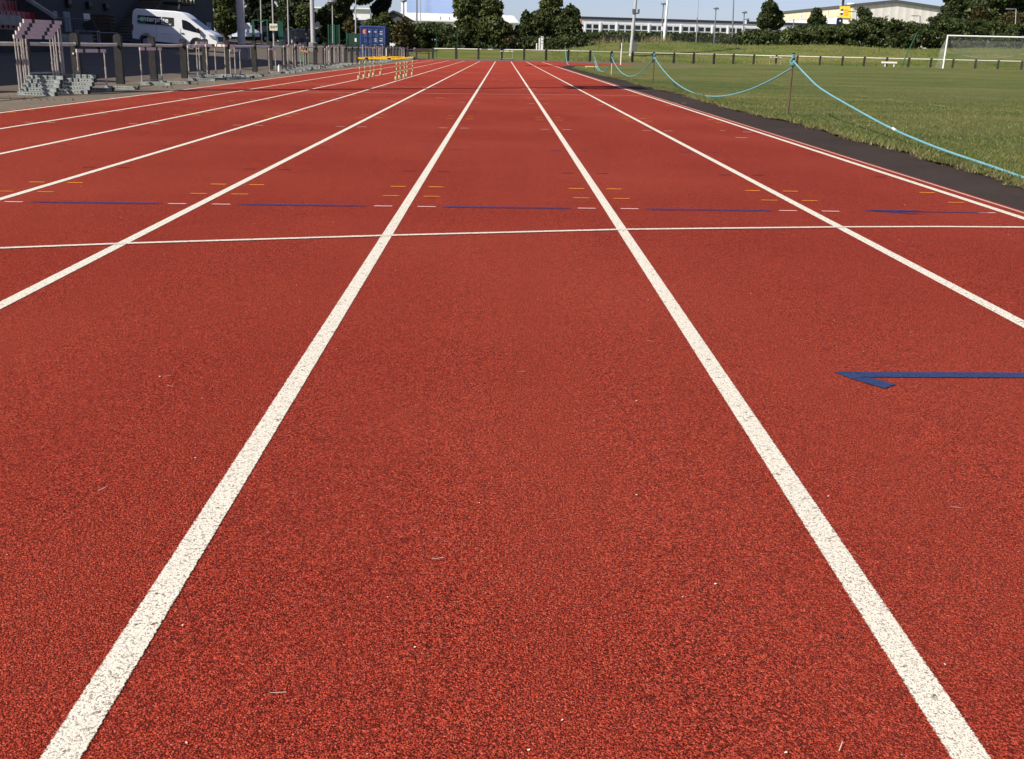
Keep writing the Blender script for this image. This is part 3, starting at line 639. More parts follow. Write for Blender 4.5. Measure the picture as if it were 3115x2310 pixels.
hurdle(.84, hp(-8.1, 39.6), R(-90), 'lone hurdle with white base legs below the frosted white sign')
hl = ['nearest', 'second', 'third', 'fourth', 'fifth', 'sixth']
def cluster(n, y0, dy, H, where, z=.0, xs=-8.2):
    for i in range(n):
        hurdle(H[i % len(H)], hp(xs+random.uniform(-.12, .12), y0+dy*i)+Vector((0, 0, z*i)), R(-90+random.uniform(-9, 9)), f'{hl[i]} hurdle from the camera in the {where}')
cluster(5, 43.2, .85, [.94, .94, .94, .80, .80], 'cluster below the two dark parked cars', .03)
cluster(5, 52.0, 1.15, [.84, .90, .94, .94, .94], 'cluster at the foot of the slimmer floodlight mast', .02)
cluster(3, 65.5, .9, [1.04, 1.04, .90], 'tall group left of the blue container', .03)
cluster(5, 71.5, 1.3, [.90, .94, .94, .90, .84], 'long group in front of the blue container', .02)
cluster(4, 90.5, 1.2, [.94, .90, .90, .84], 'group right of the blue container', .03)
hurdle(.94, hp(-8.2, 104.5), R(-80), 'farthest hurdle beside the dark bench at the fence corner')
protos.clear()
MT['hbar_keep'] = MT['hbar']; MT['hbar'] = MT['white']
hurdle(.80, hp(.35, 105.0), R(180), 'white hurdle standing in front of the far rail straight ahead', 'hurdles left at the far rail')
hurdle(.80, hp(27.4, 112.9), R(180), 'white hurdle standing at the far rail behind the nearest rope post', 'hurdles left at the far rail')
MT['hbar'] = MT['hbar_keep']

# yellow training hurdles in the second lane from the fence
yp = None
for i, (xa, xb, y) in enumerate(((-4.18, -3.06, 32.2), (-4.2, -3.08, 33.6), (-4.2, -3.06, 34.9), (-4.22, -3.1, 36.2), (-4.2, -3.06, 38.0))):
    lab = f'{["nearest", "second", "middle", "fourth", "farthest"][i]} of the five low yellow-barred hurdles standing across one lane'
    loc = Vector(((xa+xb)/2+.05, y, .0066*(xa+xb)/2+.012))
    if yp is None:
        yp = thing('training_hurdle', lab, 'hurdle', loc, 0, 'yellow training hurdles on the track')
        for s in (-1, 1):
            mb = MB(); x = s*.53
            for k in range(8): mb.mat = k % 2; mb.tube([(x, 0, .02+.07*k), (x, 0, .02+.07*(k+1))], .0135, 8)
            mb.build('leg', [MT['ylw2'], MT['wgreen']], yp, True)
            mb = MB(); mb.tube([(x, -.26, .02), (x, .10, .02)], .015, 8); mb.build('foot', MT['steel'], yp, True)
            mb = MB(); mb.tube([(x, -.26, .02), (x, -.27, .06), (x, -.265, .13)], [.02, .032, .026], 8); mb.build('foot_grip', MT['ylw2'], yp, True)
        mb = MB()
        for a, b, m_ in ((0, .17, 0), (.17, .26, 1), (.26, .74, 0), (.74, .83, 1), (.83, 1, 0)):
            mb.mat = m_; mb.box((-.565+1.13*(a+b)/2, 0, .605), (1.13*(b-a), .045, .042))
        mb.build('crossbar', [MT['yellow'], MT['dark']], yp, bevel=0)
    else: dup(yp, loc, R(random.uniform(-2, 2)), lab)
t = thing('training_hurdle', 'green-legged hurdle with an orange bar standing among the white hurdles', 'hurdle', hp(-8.15, 46.6), R(-55))
for s in (-1, 1):
    mb = MB(); mb.tube([(s*.3, 0, .02), (s*.3, 0, .72)], .017, 8); mb.build('leg', MT['wgreen'], t, True)
    mb = MB(); mb.tube([(s*.3, -.25, .02), (s*.3, .2, .02)], .02, 8); mb.build('foot', MT['ylw2'], t, True)
mb = MB(); mb.box((0, 0, .72), (.8, .04, .05), 0, .08); mb.build('crossbar', MT['orangebar'], t)
t = thing('water_bottle', 'small white bottle standing on a hurdle base by the fence', 'bottle', hp(-7.75, 38.95)+Vector((0, 0, .065)))
mb = MB(); mb.tube([(0, 0, 0), (0, 0, .17), (0, 0, .20)], [.04, .04, .018], 10); mb.build('body', MT['white'], t, True); mb = MB(); mb.tube([(0, 0, .20), (0, 0, .24)], .016, 8); mb.build('cap', MT['white'], t)

# ------------------------------------------------------------------ rope barrier
RP = [(4.46, 17.25, .90, 'rust', 'rusty rope stake nearest the camera, bound with blue rope and a black tie'), (4.47, 33.2, .86, 'rust', 'dark rusty rope stake between the two sagging rope spans'),
      (4.36, 44.9, .80, 'ylw', 'rope stake with a yellowed lower half'), (4.36, 53.5, .80, 'rust', 'slim dark rope stake beside the end of the shortest rope span'), (4.2, 76, 1.15, 'rust', 'farthest rope stake with rope hanging down beside the bend')]
for x, y, h, m_, lab in RP:
    t = thing('rope_stake', lab, 'stake', hp(x, y)+Vector((0, 0, .01)), 0, 'stakes of the rope barrier')
    mb = MB(); le = random.uniform(-.012, .012); mb.tube([(0, 0, -.2), (le*.5, 0, h*.5), (le, 0, h)], .013+(.0001*y), 7); mb.build('shaft', MT['rust'] if m_ != 'ylw' else MT['ylw2'], t, True)
    if y < 60:
        mb = MB(); mb.tube([(le, 0, h*.55 if m_ == 'ylw' else h*.86), (le, 0, h+.03)], .020, 8); mb.build('black_sleeve', MT['blacktie'], t, True)
    mb = MB(); r_ = .024
    for z0 in ((h-.055), (h-.165)):
        mb.tube([(le+r_*math.cos(a*.9), r_*math.sin(a*.9), z0+.0028*a) for a in range(0, 22)], .0085, 6)
    mb.tube([(le-.02, -.02, h-.055), (le-.05, -.01, h-.09), (le-.03, -.03, h-.15)], .0075, 6); mb.build('rope_binding', MT['rope'], t, True)
    if y < 18:
        mb = MB(); mb.tube([(le+.02+.022*math.cos(a*.45), -.02, h-.125+.03*math.sin(a*.45)) for a in range(15)], .0045, 6); mb.build('tie_loop', MT['blacktie'], t, True)
def cat(p0, p1, low, n=28):
    p0 = Vector(p0); p1 = Vector(p1); out = []
    a0 = math.sqrt(max(.001, p0.z-low)); a1 = math.sqrt(max(.001, p1.z-low)); tm = a0/(a0+a1)
    for i in range(n+1):
        t_ = i/n; p = p0.lerp(p1, t_); u = (t_-tm)/(tm if t_ < tm else 1-tm); p.z = low+(p0.z-low if t_ < tm else p1.z-low)*u*u; out.append(p)
    return out
near = [(4.46, 17.25, .85), (4.455, 16.4, .655), (4.45, 15.55, .49), (4.42, 14.0, .318), (4.36, 12.4, .175), (4.28, 11.1, .108), (4.2, 10.2, .086), (4.1, 9.16, .074), (3.99, 8.28, .068), (3.9, 7.3, .055), (3.9, 5.6, .04), (4.0, 3.2, .04), (4.05, .5, .04), (4.05, -3, .04)]
nr = []
for i in range(len(near)-1):
    p0, p1, p2, p3 = [Vector(near[min(max(j, 0), len(near)-1)]) for j in (i-1, i, i+1, i+2)]
    for k in range(5):
        t_ = k/5; nr.append(.5*((2*p1)+(p2-p0)*t_+(2*p0-5*p1+4*p2-p3)*t_**2+(3*p1-p0-3*p2+p3)*t_**3))
mb = MB()
mb.tube(nr, .0115, 8); mb.tube(cat((4.46, 17.25, .745), (4.47, 33.2, .80), -.0+.035), .0125, 8)
mb.tube(cat((4.47, 33.2, .78), (4.36, 44.9, .68), .12), .0135, 7); mb.tube(cat((4.36, 44.9, .62), (4.36, 53.5, .66), .08), .014, 7)
mb.tube([(4.36, 53.5, .5), (4.40, 53.0, .2), (4.5, 52.2, .05), (4.3, 51.0, .04)], .012, 7)
ro = mb.build('barrier_rope', MT['rope'], None, True); tag(ro, 'pale blue rope sagging between the stakes along the edge of the grass', 'rope')
mb = MB(); mb.tube([(4.2, 76, 1.05), (4.24, 75.7, .6), (4.32, 75.3, .1), (4.4, 74.9, .04)], .02, 7); tag(mb.build('rope_end', MT['rope'], None, True), 'loose end of blue rope hanging from the farthest stake by the bend', 'rope')
fq = gnd(1799, 207, 0, .03); t = thing('fallen_post', 'pale post lying on the grass beside the shortest rope span', 'post', (fq.x, fq.y, Gz(fq.x, fq.y)+.03)); mb = MB(); mb.tube([(-.32, 0, .03), (.34, .2, .03)], .045, 8); mb.build('shaft', MT['ylw2'], t, True)
t = thing('rope_tag', 'scrap of white tape wrapped round the blue rope near the right edge', 'tape', (4.35, 12.2, .165)); mb = MB(); mb.tube([(0, -.05, -.008), (0, .05, .008)], .0145, 8); mb.build('tape', MT['white'], t, True)

# ------------------------------------------------------------------ goal, flag, benches
t = thing('football_goal', 'white football goal with a slack net on the far right of the field', 'goal', (34.4, 87.3, Gz(34.4, 87.3)-.04), R(-2))
Wg, Hg = 7.32, 2.44
for x in (0, Wg):
    mb = MB(); mb.tube([(x-.05 if x == 0 else x, 0, -.1), (x, 0, Hg+.06)], .062, 10); mb.build('goalpost', MT['polew'], t, True)
mb = MB(); mb.tube([(-.06, 0, Hg+.06), (Wg+.06, 0, Hg+.06)], .062, 10); mb.build('crossbar', MT['polew'], t, True)
def netgrid(A, B, n, m_, name, sag=None):
    v = []; f = []; uv = []
    for i in range(n+1):
        for j in range(m_+1):
            u, w_ = i/n, j/m_; p = A(u).lerp(B(u), w_)
            if sag: p = p+sag(u, w_)
            v.append(p); uv.append((u*7.3, w_*3))
    f = [(i*(m_+1)+j, i*(m_+1)+j+1, (i+1)*(m_+1)+j+1, (i+1)*(m_+1)+j) for i in range(n) for j in range(m_)]
    me = bpy.data.meshes.new(name); me.from_pydata(v, [], f); me.materials.append(MT['net']); l = me.uv_layers.new(name='UVMap')
    for lo in me.loops: l.data[lo.index].uv = uv[lo.vertex_index]
    o = bpy.data.objects.new(name, me); COL.objects.link(o); o.parent = t
netgrid(lambda u: Vector((u*Wg, .1, Hg)), lambda u: Vector((u*Wg, 1.8, .05)), 16, 10, 'net', lambda u, w_: Vector((0, -.35*math.sin(w_*PI), -.25*math.sin(w_*PI)-.3*math.sin(u*PI)*math.sin(w_*PI))))
netgrid(lambda u: Vector((0, .05+u*.25, Hg*(1-.1*u))), lambda u: Vector((-.05, .05+1.75*u, .05)), 8, 8, 'side_net', lambda u, w_: Vector((-.28*math.sin(u*PI)*math.sin(w_*PI), 0, 0)))
mb = MB(); c_ = [(Wg*u, 1.0-.2*math.sin(u*PI), 1.42-.55*math.sin(u*PI)+.1*u) for u in np.linspace(0, 1, 20)]; mb.tube(c_, .014, 6); mb.build('net_cord', MT['mast'], t, True)
t = thing('corner_flag', 'white corner flag pole with a drooping dark flag on the grass', 'flag', (8.72, 83.0, Gz(8.72, 83.0)))
mb = MB(); mb.tube([(0, 0, -.1), (.01, 0, 1.55)], .042, 8); mb.build('pole', MT['polew'], t, True)
mb = MB(); mb.prism([(0, 1.56), (-.06, 1.5), (-.13, 1.2), (-.08, 1.05), (-.02, 1.2), (.03, 1.3)], .03, lambda u, v_, w_: Vector((u, w_-.015, v_))); mb.build('flag', MT['dark'], t)
t = thing('white_bench', 'white backless bench on two legs in front of the far rail', 'bench', (32.9, 97.2, Gz(32.9, 97.2)), R(-4))
mb = MB(); mb.box((.6, 0, .55), (1.28, .35, .15)); mb.build('seat', MT['polew'], t, bevel=.015)
for x in (.25, 1.0): mb = MB(); mb.box((x, 0, .24), (.07, .25, .47)); mb.build('leg', MT['polew'], t)
t = thing('green_pole', 'slanting dark green pole beside the white bench', 'pole', (34.25, 96.5, 0)); mb = MB(); mb.tube([(0, 0, -.1), (.6, 0, 1.7), (1.15, .1, 3.1)], [.055, .05, .035], 8); mb.build('shaft', MT['gfence'], t, True)
t = thing('picnic_bench', 'dark timber bench in the corner where the two rail fences meet', 'bench', (-7.0, 98.5, Gz(-7, 98.5)), R(12))
mb = MB(); mb.box((0, 0, .50), (1.3, .32, .06)); mb.build('seat', MT['wood'], t)
mb = MB(); mb.box((0, .35, .78), (1.3, .05, .22), 0, 0, -.2); mb.build('backrest', MT['wood'], t)
for x in (-.55, .55):
    mb = MB(); mb.bar((x, -.15, 0), (x, -.1, .5), .07, .07); mb.bar((x, .2, 0), (x, .38, .9), .07, .07); mb.bar((x, -.2, .46), (x, .28, .46), .06, .05); mb.build('leg', MT['wood'], t)

# ------------------------------------------------------------------ vehicles
def shell(profile, hw, zt, taper, inset=.05):
    mb = MB(); n = len(profile); cx = sum(p[0] for p in profile)/n; cz = sum(p[1] for p in profile)/n; rings = []
    for yy, sc in ((-hw, 1-inset), (-hw+.05, 1-inset*.3), (-hw+.12, 1), (hw-.12, 1), (hw-.05, 1-inset*.3), (hw, 1-inset)):
        ring_ = []
        for x, z in profile:
            xx = cx+(x-cx)*(1-(1-sc)*.35); zz = cz+(z-cz)*sc; k = 1-taper*max(0, zz-zt); fr = 1-.10*max(0, (abs(xx-cx)/(max(p[0] for p in profile)-cx))-.8)/.2
            ring_.append(Vector((xx, yy*k*fr, zz)))
        rings.append(ring_)
    vs = [v_ for r_ in rings for v_ in r_]; fs = [tuple(range(n))[::-1], tuple(range(5*n, 6*n))]
    for j in range(5):
        for i in range(n): a = j*n+i; b = j*n+(i+1) % n; fs.append((a, b, b+n, a+n))
    mb.add(vs, fs); return mb
def wheels(t, xs_, hw, r, y_in=.02):
    for x in xs_:
        for s in (-1, 1):
            y0 = s*(hw-.20); y1 = s*(hw+.005)
            mb = MB(); mb.tube([(x, y0, r), (x, y0+s*.03, r), (x, y1-s*.03, r), (x, y1, r)], [r*.93, r, r, r*.93], 20); w = mb.build('wheel', MT['rubber'], t, True)
            mb = MB(); mb.tube([(x, y1-s*.01, r), (x, y1+s*.012, r)], [r*.62, r*.58], 16); mb.build('rim', MT['cars'], w, True)
            mb = MB()
            for k in range(6): a = k*PI/3; mb.box((x+math.cos(a)*r*.36, y1+s*.014, r+math.sin(a)*r*.36), (r*.16, .008, r*.16), 0, -a)
            mb.build('rim_hole', MT['dark'], w)
def side_panel(name, poly, hw, taper, zt, mat, t, out=.008, both=True):
    for s in ((-1, 1) if both else (-1,)):
        mb = MB(); mb.prism(poly, out*2, lambda u, v_, w_: Vector((u, s*((hw)*(1-taper*max(0, v_-zt))+w_-out), v_))); o = mb.build(name, mat, t)
    return o
vp = Vector((-20.15, 70.0, 0)); vp.z = Gz(vp.x, vp.y)
van = thing('delivery_van', 'white rental van with a black and green enterprise sign, half in shade', 'van', vp, R(-1), None, .055)
VO = -2.85; van.scale = (.885, .885, .87)
prof = [(0, .50), (-.03, 1.0), (0, 1.9), (.06, 2.33), (.16, 2.46), (.35, 2.52), (3.0, 2.55), (3.4, 2.50), (3.75, 2.34), (4.05, 2.10), (5.02, 1.46), (5.45, 1.31), (5.72, 1.16), (5.86, .95), (5.90, .62), (5.86, .33), (5.05, .30), (4.98, .62), (4.80, .84), (4.52, .91), (4.24, .84), (4.05, .62), (3.98, .36), (1.50, .40), (1.42, .66), (1.22, .86), (.98, .91), (.74, .86), (.55, .66), (.48, .45)]
HW = 1.0; TP = .085; ZT = 1.25
sh = shell([(x+VO, z) for x, z in prof], HW, ZT, TP, .045); sh.build('body', MT['vanw'], van, True)
def vp_(pts): return [(x+VO, z) for x, z in pts]
side_panel('side_window', vp_([(3.46, 2.02), (3.75, 1.98), (4.02, 1.86), (4.62, 1.40), (4.75, 1.24), (4.1, 1.30), (3.56, 1.40), (3.50, 1.50)]), HW, TP, ZT, MT['glass'], van)
mb = MB()
ws = [((4.07, 2.10), .76), ((4.98, 1.49), .90)]
a, b = [Vector((q[0]+VO, 0, q[1])) for q, _ in ws]; nrm = Vector((b.z-a.z, 0, a.x-b.x)); nrm = nrm.normalized()*(-1 if nrm.z < 0 else 1)
vs = []
for off in (-.02, .012):
    for p_, (q, hw_) in zip((a, b), ws): vs += [p_+nrm*off+Vector((0, -hw_, 0)), p_+nrm*off+Vector((0, hw_, 0))]
mb.add(vs, [(0, 1, 3, 2), (4, 6, 7, 5), (0, 4, 5, 1), (2, 3, 7, 6), (0, 2, 6, 4), (1, 5, 7, 3)]); mb.build('windscreen', MT['windscreen'], van)
mb = MB(); mb.box((5.86+VO, 0, .90), (.10, 1.25, .34)); mb.build('grille', MT['dark'], van, bevel=.02)
mb = MB(); mb.box((5.84+VO, 0, .46), (.16, 1.8, .22)); mb.build('bumper', MT['dark'], van, bevel=.04)
for s in (-1, 1):
    mb = MB(); mb.prism(vp_([(5.30, 1.18), (5.66, 1.12), (5.84, .98), (5.82, .84), (5.60, .88), (5.40, 1.0)]), .10, lambda u, v_, w_: Vector((u, s*(.88-.035*(u-2.4)+w_), v_))); mb.build('headlight', MT['frame'], van, bevel=.01)
    mb = MB(); mb.box((4.62+VO, s*1.14, 1.38), (.16, .22, .30)); mb.build('wing_mirror', MT['dark'], van, bevel=.03)
    mb = MB(); mb.box((.05+VO, s*.86, 1.2), (.12, .10, .5)); mb.build('tail_light', MT['seat'], van)
mb = MB(); mb.box((3.50+VO, -1.012, 1.12), (.20, .03, .05)); mb.build('door_handle', MT['dark'], van)
mb = MB()
for z in (1.02, .80): mb.box((2.05+VO, -1.004, z), (2.6, .03, .05))
mb.build('side_moulding', MT['vanw'], van, bevel=.01)
for x in (1.72, 3.36, 4.72): mb = MB(); mb.box((x+VO, -1.0005, 1.0), (.014, .012, .9)); mb.build('door_seam', MT['frame'], van)
sg = side_panel('sign_panel', vp_([(.42, 2.10), (2.88, 2.10), (2.88, 1.56), (.42, 1.56)]), HW, TP, ZT, MT['black'], van, .014, False)
mb = MB(); mb.prism(vp_([(.42, 2.10), (.93, 2.10), (.93, 1.56), (.42, 1.56)]), .004, lambda u, v_, w_: Vector((u, -(HW*(1-TP*max(0, v_-ZT))+.0145+w_), v_))); mb.build('green_square', MT['green'], sg)
sl = math.atan(HW*TP)
def vtext(x, z, txt, size, bold, xs_=1.):
    m = Matrix.Translation((x+VO, -(HW*(1-TP*(z-ZT))+.021), z)) @ Matrix.Rotation(R(90)-sl, 4, 'X') @ Matrix.Diagonal((xs_, 1, 1, 1))
    return text_mesh('lettering', txt, size, MT['lettering'], sg, m, bold, .003)
vtext(.60, 1.74, 'enterprise', .50, .010, .93); vtext(2.06, 1.595, 'rent-a-car', .17, .005, 1.0)
mb = MB(); mb.box((.52+VO, -(HW*(1-TP*.57)+.021), 1.835), (.2, .006, .045)); mb.build('logo_stroke', MT['lettering'], sg)
wheels(van, [.98+VO, 4.52+VO], .98, .36)
mb = MB(); mb.box((2.6+VO, 0, .38), (3.2, 1.7, .2)); mb.build('chassis', MT['dark'], van)

def car(label, x, y, rz, paint, prof_, win, L, name='parked_car'):
    z = Gz(x, y); t = thing(name, label, 'car', (x, y, z), R(rz), 'cars parked behind the track')
    o = -L/2; shell([(a+o, b) for a, b in prof_], .88, .8, .22, .06).build('body', paint, t, True)
    for w in win: side_panel('side_window', [(a+o, b) for a, b in w], .885, .22, .8, MT['glass'], t, .01)
    wheels(t, [.80+o, L-.85+o], .86, .32)
    for s in (-1, 1):
        mb = MB(); mb.box((L-.12+o, s*.62, .68), (.14, .32, .16)); mb.build('headlight', MT['frame'], t, bevel=.02); mb = MB(); mb.box((.06+o, s*.62, .78), (.10, .3, .16)); mb.build('tail_light', MT['seat'], t)
    return t
sedan = [(0, .3), (-.02, .75), (.1, .98), (.55, 1.02), (1.05, 1.38), (1.5, 1.47), (2.2, 1.46), (2.6, 1.36), (3.35, .98), (4.1, .84), (4.35, .68), (4.4, .32), (3.95, .26), (3.85, .52), (3.55, .64), (3.25, .52), (3.15, .26), (1.2, .26), (1.1, .52), (.8, .64), (.5, .52), (.4, .28)]
hatch = [(0, .3), (-.02, .8), (.12, 1.15), (.42, 1.50), (.8, 1.60), (2.1, 1.62), (2.55, 1.5), (3.2, 1.06), (3.85, .92), (4.1, .72), (4.15, .34), (3.72, .28), (3.62, .54), (3.32, .66), (3.02, .54), (2.92, .28), (1.2, .28), (1.1, .54), (.8, .66), (.5, .54), (.4, .3)]
wins = [[(.85, 1.02), (1.2, 1.33), (1.85, 1.39), (1.85, 1.02)], [(1.95, 1.02), (1.95, 1.39), (2.45, 1.33), (3.05, 1.02)]]
winh = [[(.4, 1.1), (.65, 1.46), (1.6, 1.53), (1.6, 1.1)], [(1.7, 1.1), (1.7, 1.53), (2.35, 1.46), (2.95, 1.1)]]
q = lambda x, Y: atY(x, 130, Y).x
car('dark saloon car with its bonnet to the right below the EXIT sign', q(897, 119), 119, -58, MT['carp'], sedan, wins, 4.4)
car('dark tall car parked behind the dark saloon', q(924, 124), 124, -52, MT['carp'], hatch, winh, 4.15)
car('dark car behind the green gate posts', q(815, 120), 120, 238, MT['carp'], hatch, winh, 4.15)
car('silver blue car mostly hidden behind the thick floodlight mast', q(742, 118), 118, -50, MT['cars'], hatch, winh, 4.15)
car('small dark car just left of the thick floodlight mast', q(712, 123), 123, 235, MT['carp'], sedan, wins, 4.4)

# ------------------------------------------------------------------ shipping container
cl = atY(1096, 165, 98); cr_ = atY(1172, 165, 98); cw = 2.44; cx0 = cl.x; cz0 = Gz(-12.5, 98)-.02
t = thing('shipping_container', 'blue shipping container with an orange sticker and white lettering on its doors', 'container', (cx0, 98, cz0), R(2))
cw = (cr_.x-cl.x); CH = atY(1135, 79, 98).z-cz0
mb = MB(); mb.box((cw/2, 3.1, CH/2+.06), (cw-.06, 6.0, CH-.14)); mb.build('body', MT['contd'], t)
mb = MB()
for i in range(26): mb.box((cw-.02, .35+.225*i, CH/2+.05), (.05, .11, CH-.35))
mb.build('corrugation', MT['contd'], t)
mb = MB()
for x in (.06, cw-.06): mb.box((x, .0, CH/2), (.14, .16, CH))
mb.box((cw/2, 0, CH-.07), (cw-.26, .16, .14)); mb.box((cw/2, 0, .08), (cw-.26, .16, .16)); mb.build('end_frame', MT['cont'], t)
for s, (x0, x1) in enumerate(((.14, cw/2-.01), (cw/2+.01, cw-.14))):
    mb = MB(); mb.box(((x0+x1)/2, 0.0, CH/2), (x1-x0, .06, CH-.32)); d = mb.build('door', MT['cont'], t)
    mb = MB(); zz = [.16, .62, 1.08, 1.54, CH-.16]; xm = (x0+x1)/2
    for z in zz[1:-1]: mb.box((xm, -.045, z), (x1-x0-.02, .035, .05))
    for x in (xm-.02, xm+.02, x0+.06, x1-.06): mb.tube([(x, -.085, .2), (x, -.085, CH-.2)], .017, 6)
    mb.build('locking_bar', MT['cont'], d)
    mb = MB()
    for z in (.5, 1.0, 1.5, 2.0): mb.box((xm+(.25 if s else -.25)*.2, -.10, z), (.28, .02, .05))
    mb.build('latch', MT['contd'], d)
    mb = MB()
    if s == 0: mb.box((x0+.22, -.04, CH-.50), (.36, .012, .40)); stk = mb.build('sticker', MT['osign'], d); mb = MB(); mb.box((x0+.24, -.049, CH-.50), (.20, .006, .26)); mb.build('sticker_symbol', MT['osign2'], stk); mb = MB(); mb.tube([(xm+.2, -.035, CH-.5), (xm+.2, -.045, CH-.5)], .08, 12); mb.build('round_label', MT['lettering'], d)
    else:
        random.seed(5)
        for cxx, zs, w in ((xm-.25, (CH-.5, CH-1.08, CH-1.25, CH-1.58, CH-1.75), .22), (xm+.24, (CH-.48, CH-.66, CH-1.05, CH-1.22, CH-1.55, CH-1.72), .34)):
            for z in zs:
                x = cxx-w/2
                while x < cxx+w/2-.02:
                    c_ = random.uniform(.025, .05); mb.box((x+c_/2, -.036, z), (c_, .012, .075)); x += c_+.018
        mb.build('lettering', MT['lettering'], d)

# ------------------------------------------------------------------ floodlight masts, lamp posts, poles
def mast(label, x, y, H, r, two=False):
    z = Gz(x, y); t = thing('floodlight_mast', label, 'mast', (x, y, z), 0, 'floodlight masts')
    mb = MB(); mb.tube([(0, 0, -.2), (0, 0, H*.5), (0, 0, H)], [r, r*.75, r*.45], 14); mb.build('shaft', MT['mast'], t, True)
    mb = MB(); mb.box((0, 0, .35), (r*3.4, r*3.4, .8)); mb.build('plinth', MT['conc'], t, bevel=.02)
    mb = MB(); mb.box((0, 0, H), (.16, 2.1, .16)); mb.box((0, 0, H-1.1), (.16, 2.1, .16)); mb.build('crossarm', MT['mastd'], t)
    for i, (yy, zz) in enumerate(((-.8, 0), (0, .0), (.8, 0), (-.8, -1.1), (.8, -1.1))):
        mb = MB(); mb.box((.2, yy, H+zz+.05), (.36, .66, .8), 0, .5); mb.build('lamp', MT['mastd'], t, bevel=.03)
    return t
mast('thick pale floodlight mast, half in shade, right of the white van', -13.4, 58.0, 16.6, .205)
mast('slimmer pale floodlight mast in front of the trees', -16.2, 96.5, 16.8, .20)
mast('tall floodlight mast on the near left side of the car park', -13.3, 18.7, 16.9, .38)
b = atY(1917, 178, 117); z = Gz(b.x, b.y)
t = thing('floodlight_mast', 'grey floodlight mast with small boxes on it, beyond the far rail', 'mast', (b.x, b.y, z))
tp = atY(1940, -60, 117)
mb = MB(); mb.tube([(0, 0, -.3), (tp.x-b.x, 0, tp.z-z), (0.15+tp.x-b.x, 0, 14)], [.17, .14, .11], 12); mb.build('shaft', MT['mast'], t, True)
mb = MB(); e = atY(1934, 35, 117)-Vector((b.x, b.y, z)); mb.box((e.x-.25, -.1, e.z), (.22, .25, .45)); mb.box((e.x+.28, -.1, e.z), (.20, .25, .42)); mb.box((e.x, -.05, e.z-.2), (.55, .12, .15)); mb.build('camera_box', MT['mastd'], t)
mb = MB(); f0 = atY(1932, 170, 117)-Vector((b.x, b.y, z)); mb.box((f0.x, .05, .9), (.28, .2, .9)); mb.build('control_box', MT['mastd'], t)
mb = MB(); mb.box((.1+tp.x-b.x, 0, 13.5), (1.8, .12, .12)); mb.build('crossarm', MT['mastd'], t)
for i, x in enumerate((-.7, 0, .7)): mb = MB(); mb.box((.1+tp.x-b.x+x, -.2, 13.6), (.5, .3, .5), 0, 0, .5); mb.build('lamp', MT['mastd'], t)
def pole(name, label, cat_, x, ytop, Y, r, mat, head=None, xt=None, ybase=None, boxes=()):
    bs = atY(x, 150, Y); z = Gz(bs.x, Y); tp_ = atY(xt if xt else x, ytop, Y); H = tp_.z-z
    t = thing(name, label, cat_, (bs.x, Y, z)); mb = MB(); mb.tube([(0, 0, -.3), ((tp_.x-bs.x)*.5, 0, H*.5), (tp_.x-bs.x, 0, H)], [r*1.2, r, r*.75], 8); mb.build('shaft', mat, t, True)
    dx = tp_.x-bs.x
    if head == 'lamp': mb = MB(); mb.box((dx, -.15, H+.04), (.62, .5, .13), 0, .08); mb.box((dx+.1, -.15, H+.14), (.3, .3, .08)); mb.build('lantern', MT['lpost'], t, bevel=.03)
    if head == 'round': mb = MB(); mb.tube([(dx, 0, H), (dx, 0, H+.15), (dx, 0, H+.3), (dx, 0, H+.45)], [.12, .45, .40, .05], 12); mb.build('lantern', MT['lpost'], t, True)
    if head == 'arm': mb = MB(); mb.bar((dx, 0, H), (dx-1.1, 0, H+.02), .08, .08); mb.box((dx-.8, 0, H-.01), (.8, .3, .12)); mb.build('lantern', MT['lpost'], t)
    for zz, w, h in boxes: mb = MB(); mb.box((0, -.1, zz), (w, .12, h)); mb.build('sign_plate', MT['polew'], t)
    return t
pole('street_lamp', 'lamp post with a drooping lantern left of the white flagpole', 'street lamp', 2010, 14, 133, .075, MT['lpost'], 'lamp', 2018, boxes=((1.5, .22, .45),))
pole('flagpole', 'tall bright white pole on the crest of the bank', 'pole', 2018, -60, 131.5, .13, MT['polew'], None, 2037)
pole('slim_pole', 'slim pale pole left of the second lamp post', 'pole', 2116, -60, 134, .06, MT['mast'], None, 2127)
pole('street_lamp', 'lamp post with a flat wide lantern in front of the white school building', 'street lamp', 2171, 28, 134, .075, MT['lpost'], 'lamp', 2178)
pole('slim_pole', 'slim dark pole right of the flat lantern lamp post', 'pole', 2226, -60, 136, .075, MT['lpost'], None, 2234)
pole('street_lamp', 'lamp post carrying a camera bracket near the right end of the school windows', 'street lamp', 2258, 40, 136, .075, MT['lpost'], 'lamp', 2264)
t = thing('security_camera', 'dark dome camera bracketed to the lamp post by the school roof', 'camera', atY(2262, 62, 135.8)); mb = MB(); mb.box((.25, 0, .1), (.5, .1, .1)); mb.build('bracket', MT['lpost'], t); mb = MB(); mb.tube([(.5, 0, .22), (.5, 0, .05), (.5, 0, -.15)], [.1, .22, .1], 10); mb.build('dome', MT['mastd'], t, True); mb = MB(); mb.box((.27, 0, -.22), (.2, .2, .4)); mb.build('housing', MT['polew'], t)
pole('short_post', 'short grey post with a narrow plate before the warehouse', 'post', 2412, 58, 150, .09, MT['lpost'], None, 2415)
pole('street_lamp', 'lamp with a long flat arm right of the yellow sign', 'street lamp', 2603, 36, 160, .10, MT['lpost'], 'arm', 2606)
pole('street_lamp', 'lamp with a flat arm before the right half of the warehouse', 'street lamp', 2796, 49, 160, .10, MT['lpost'], 'arm', 2799)
pole('street_lamp', 'pale lamp with a flat arm in the trees at the right edge', 'street lamp', 3086, 28, 138, .06, MT['mast'], 'arm', 3091)
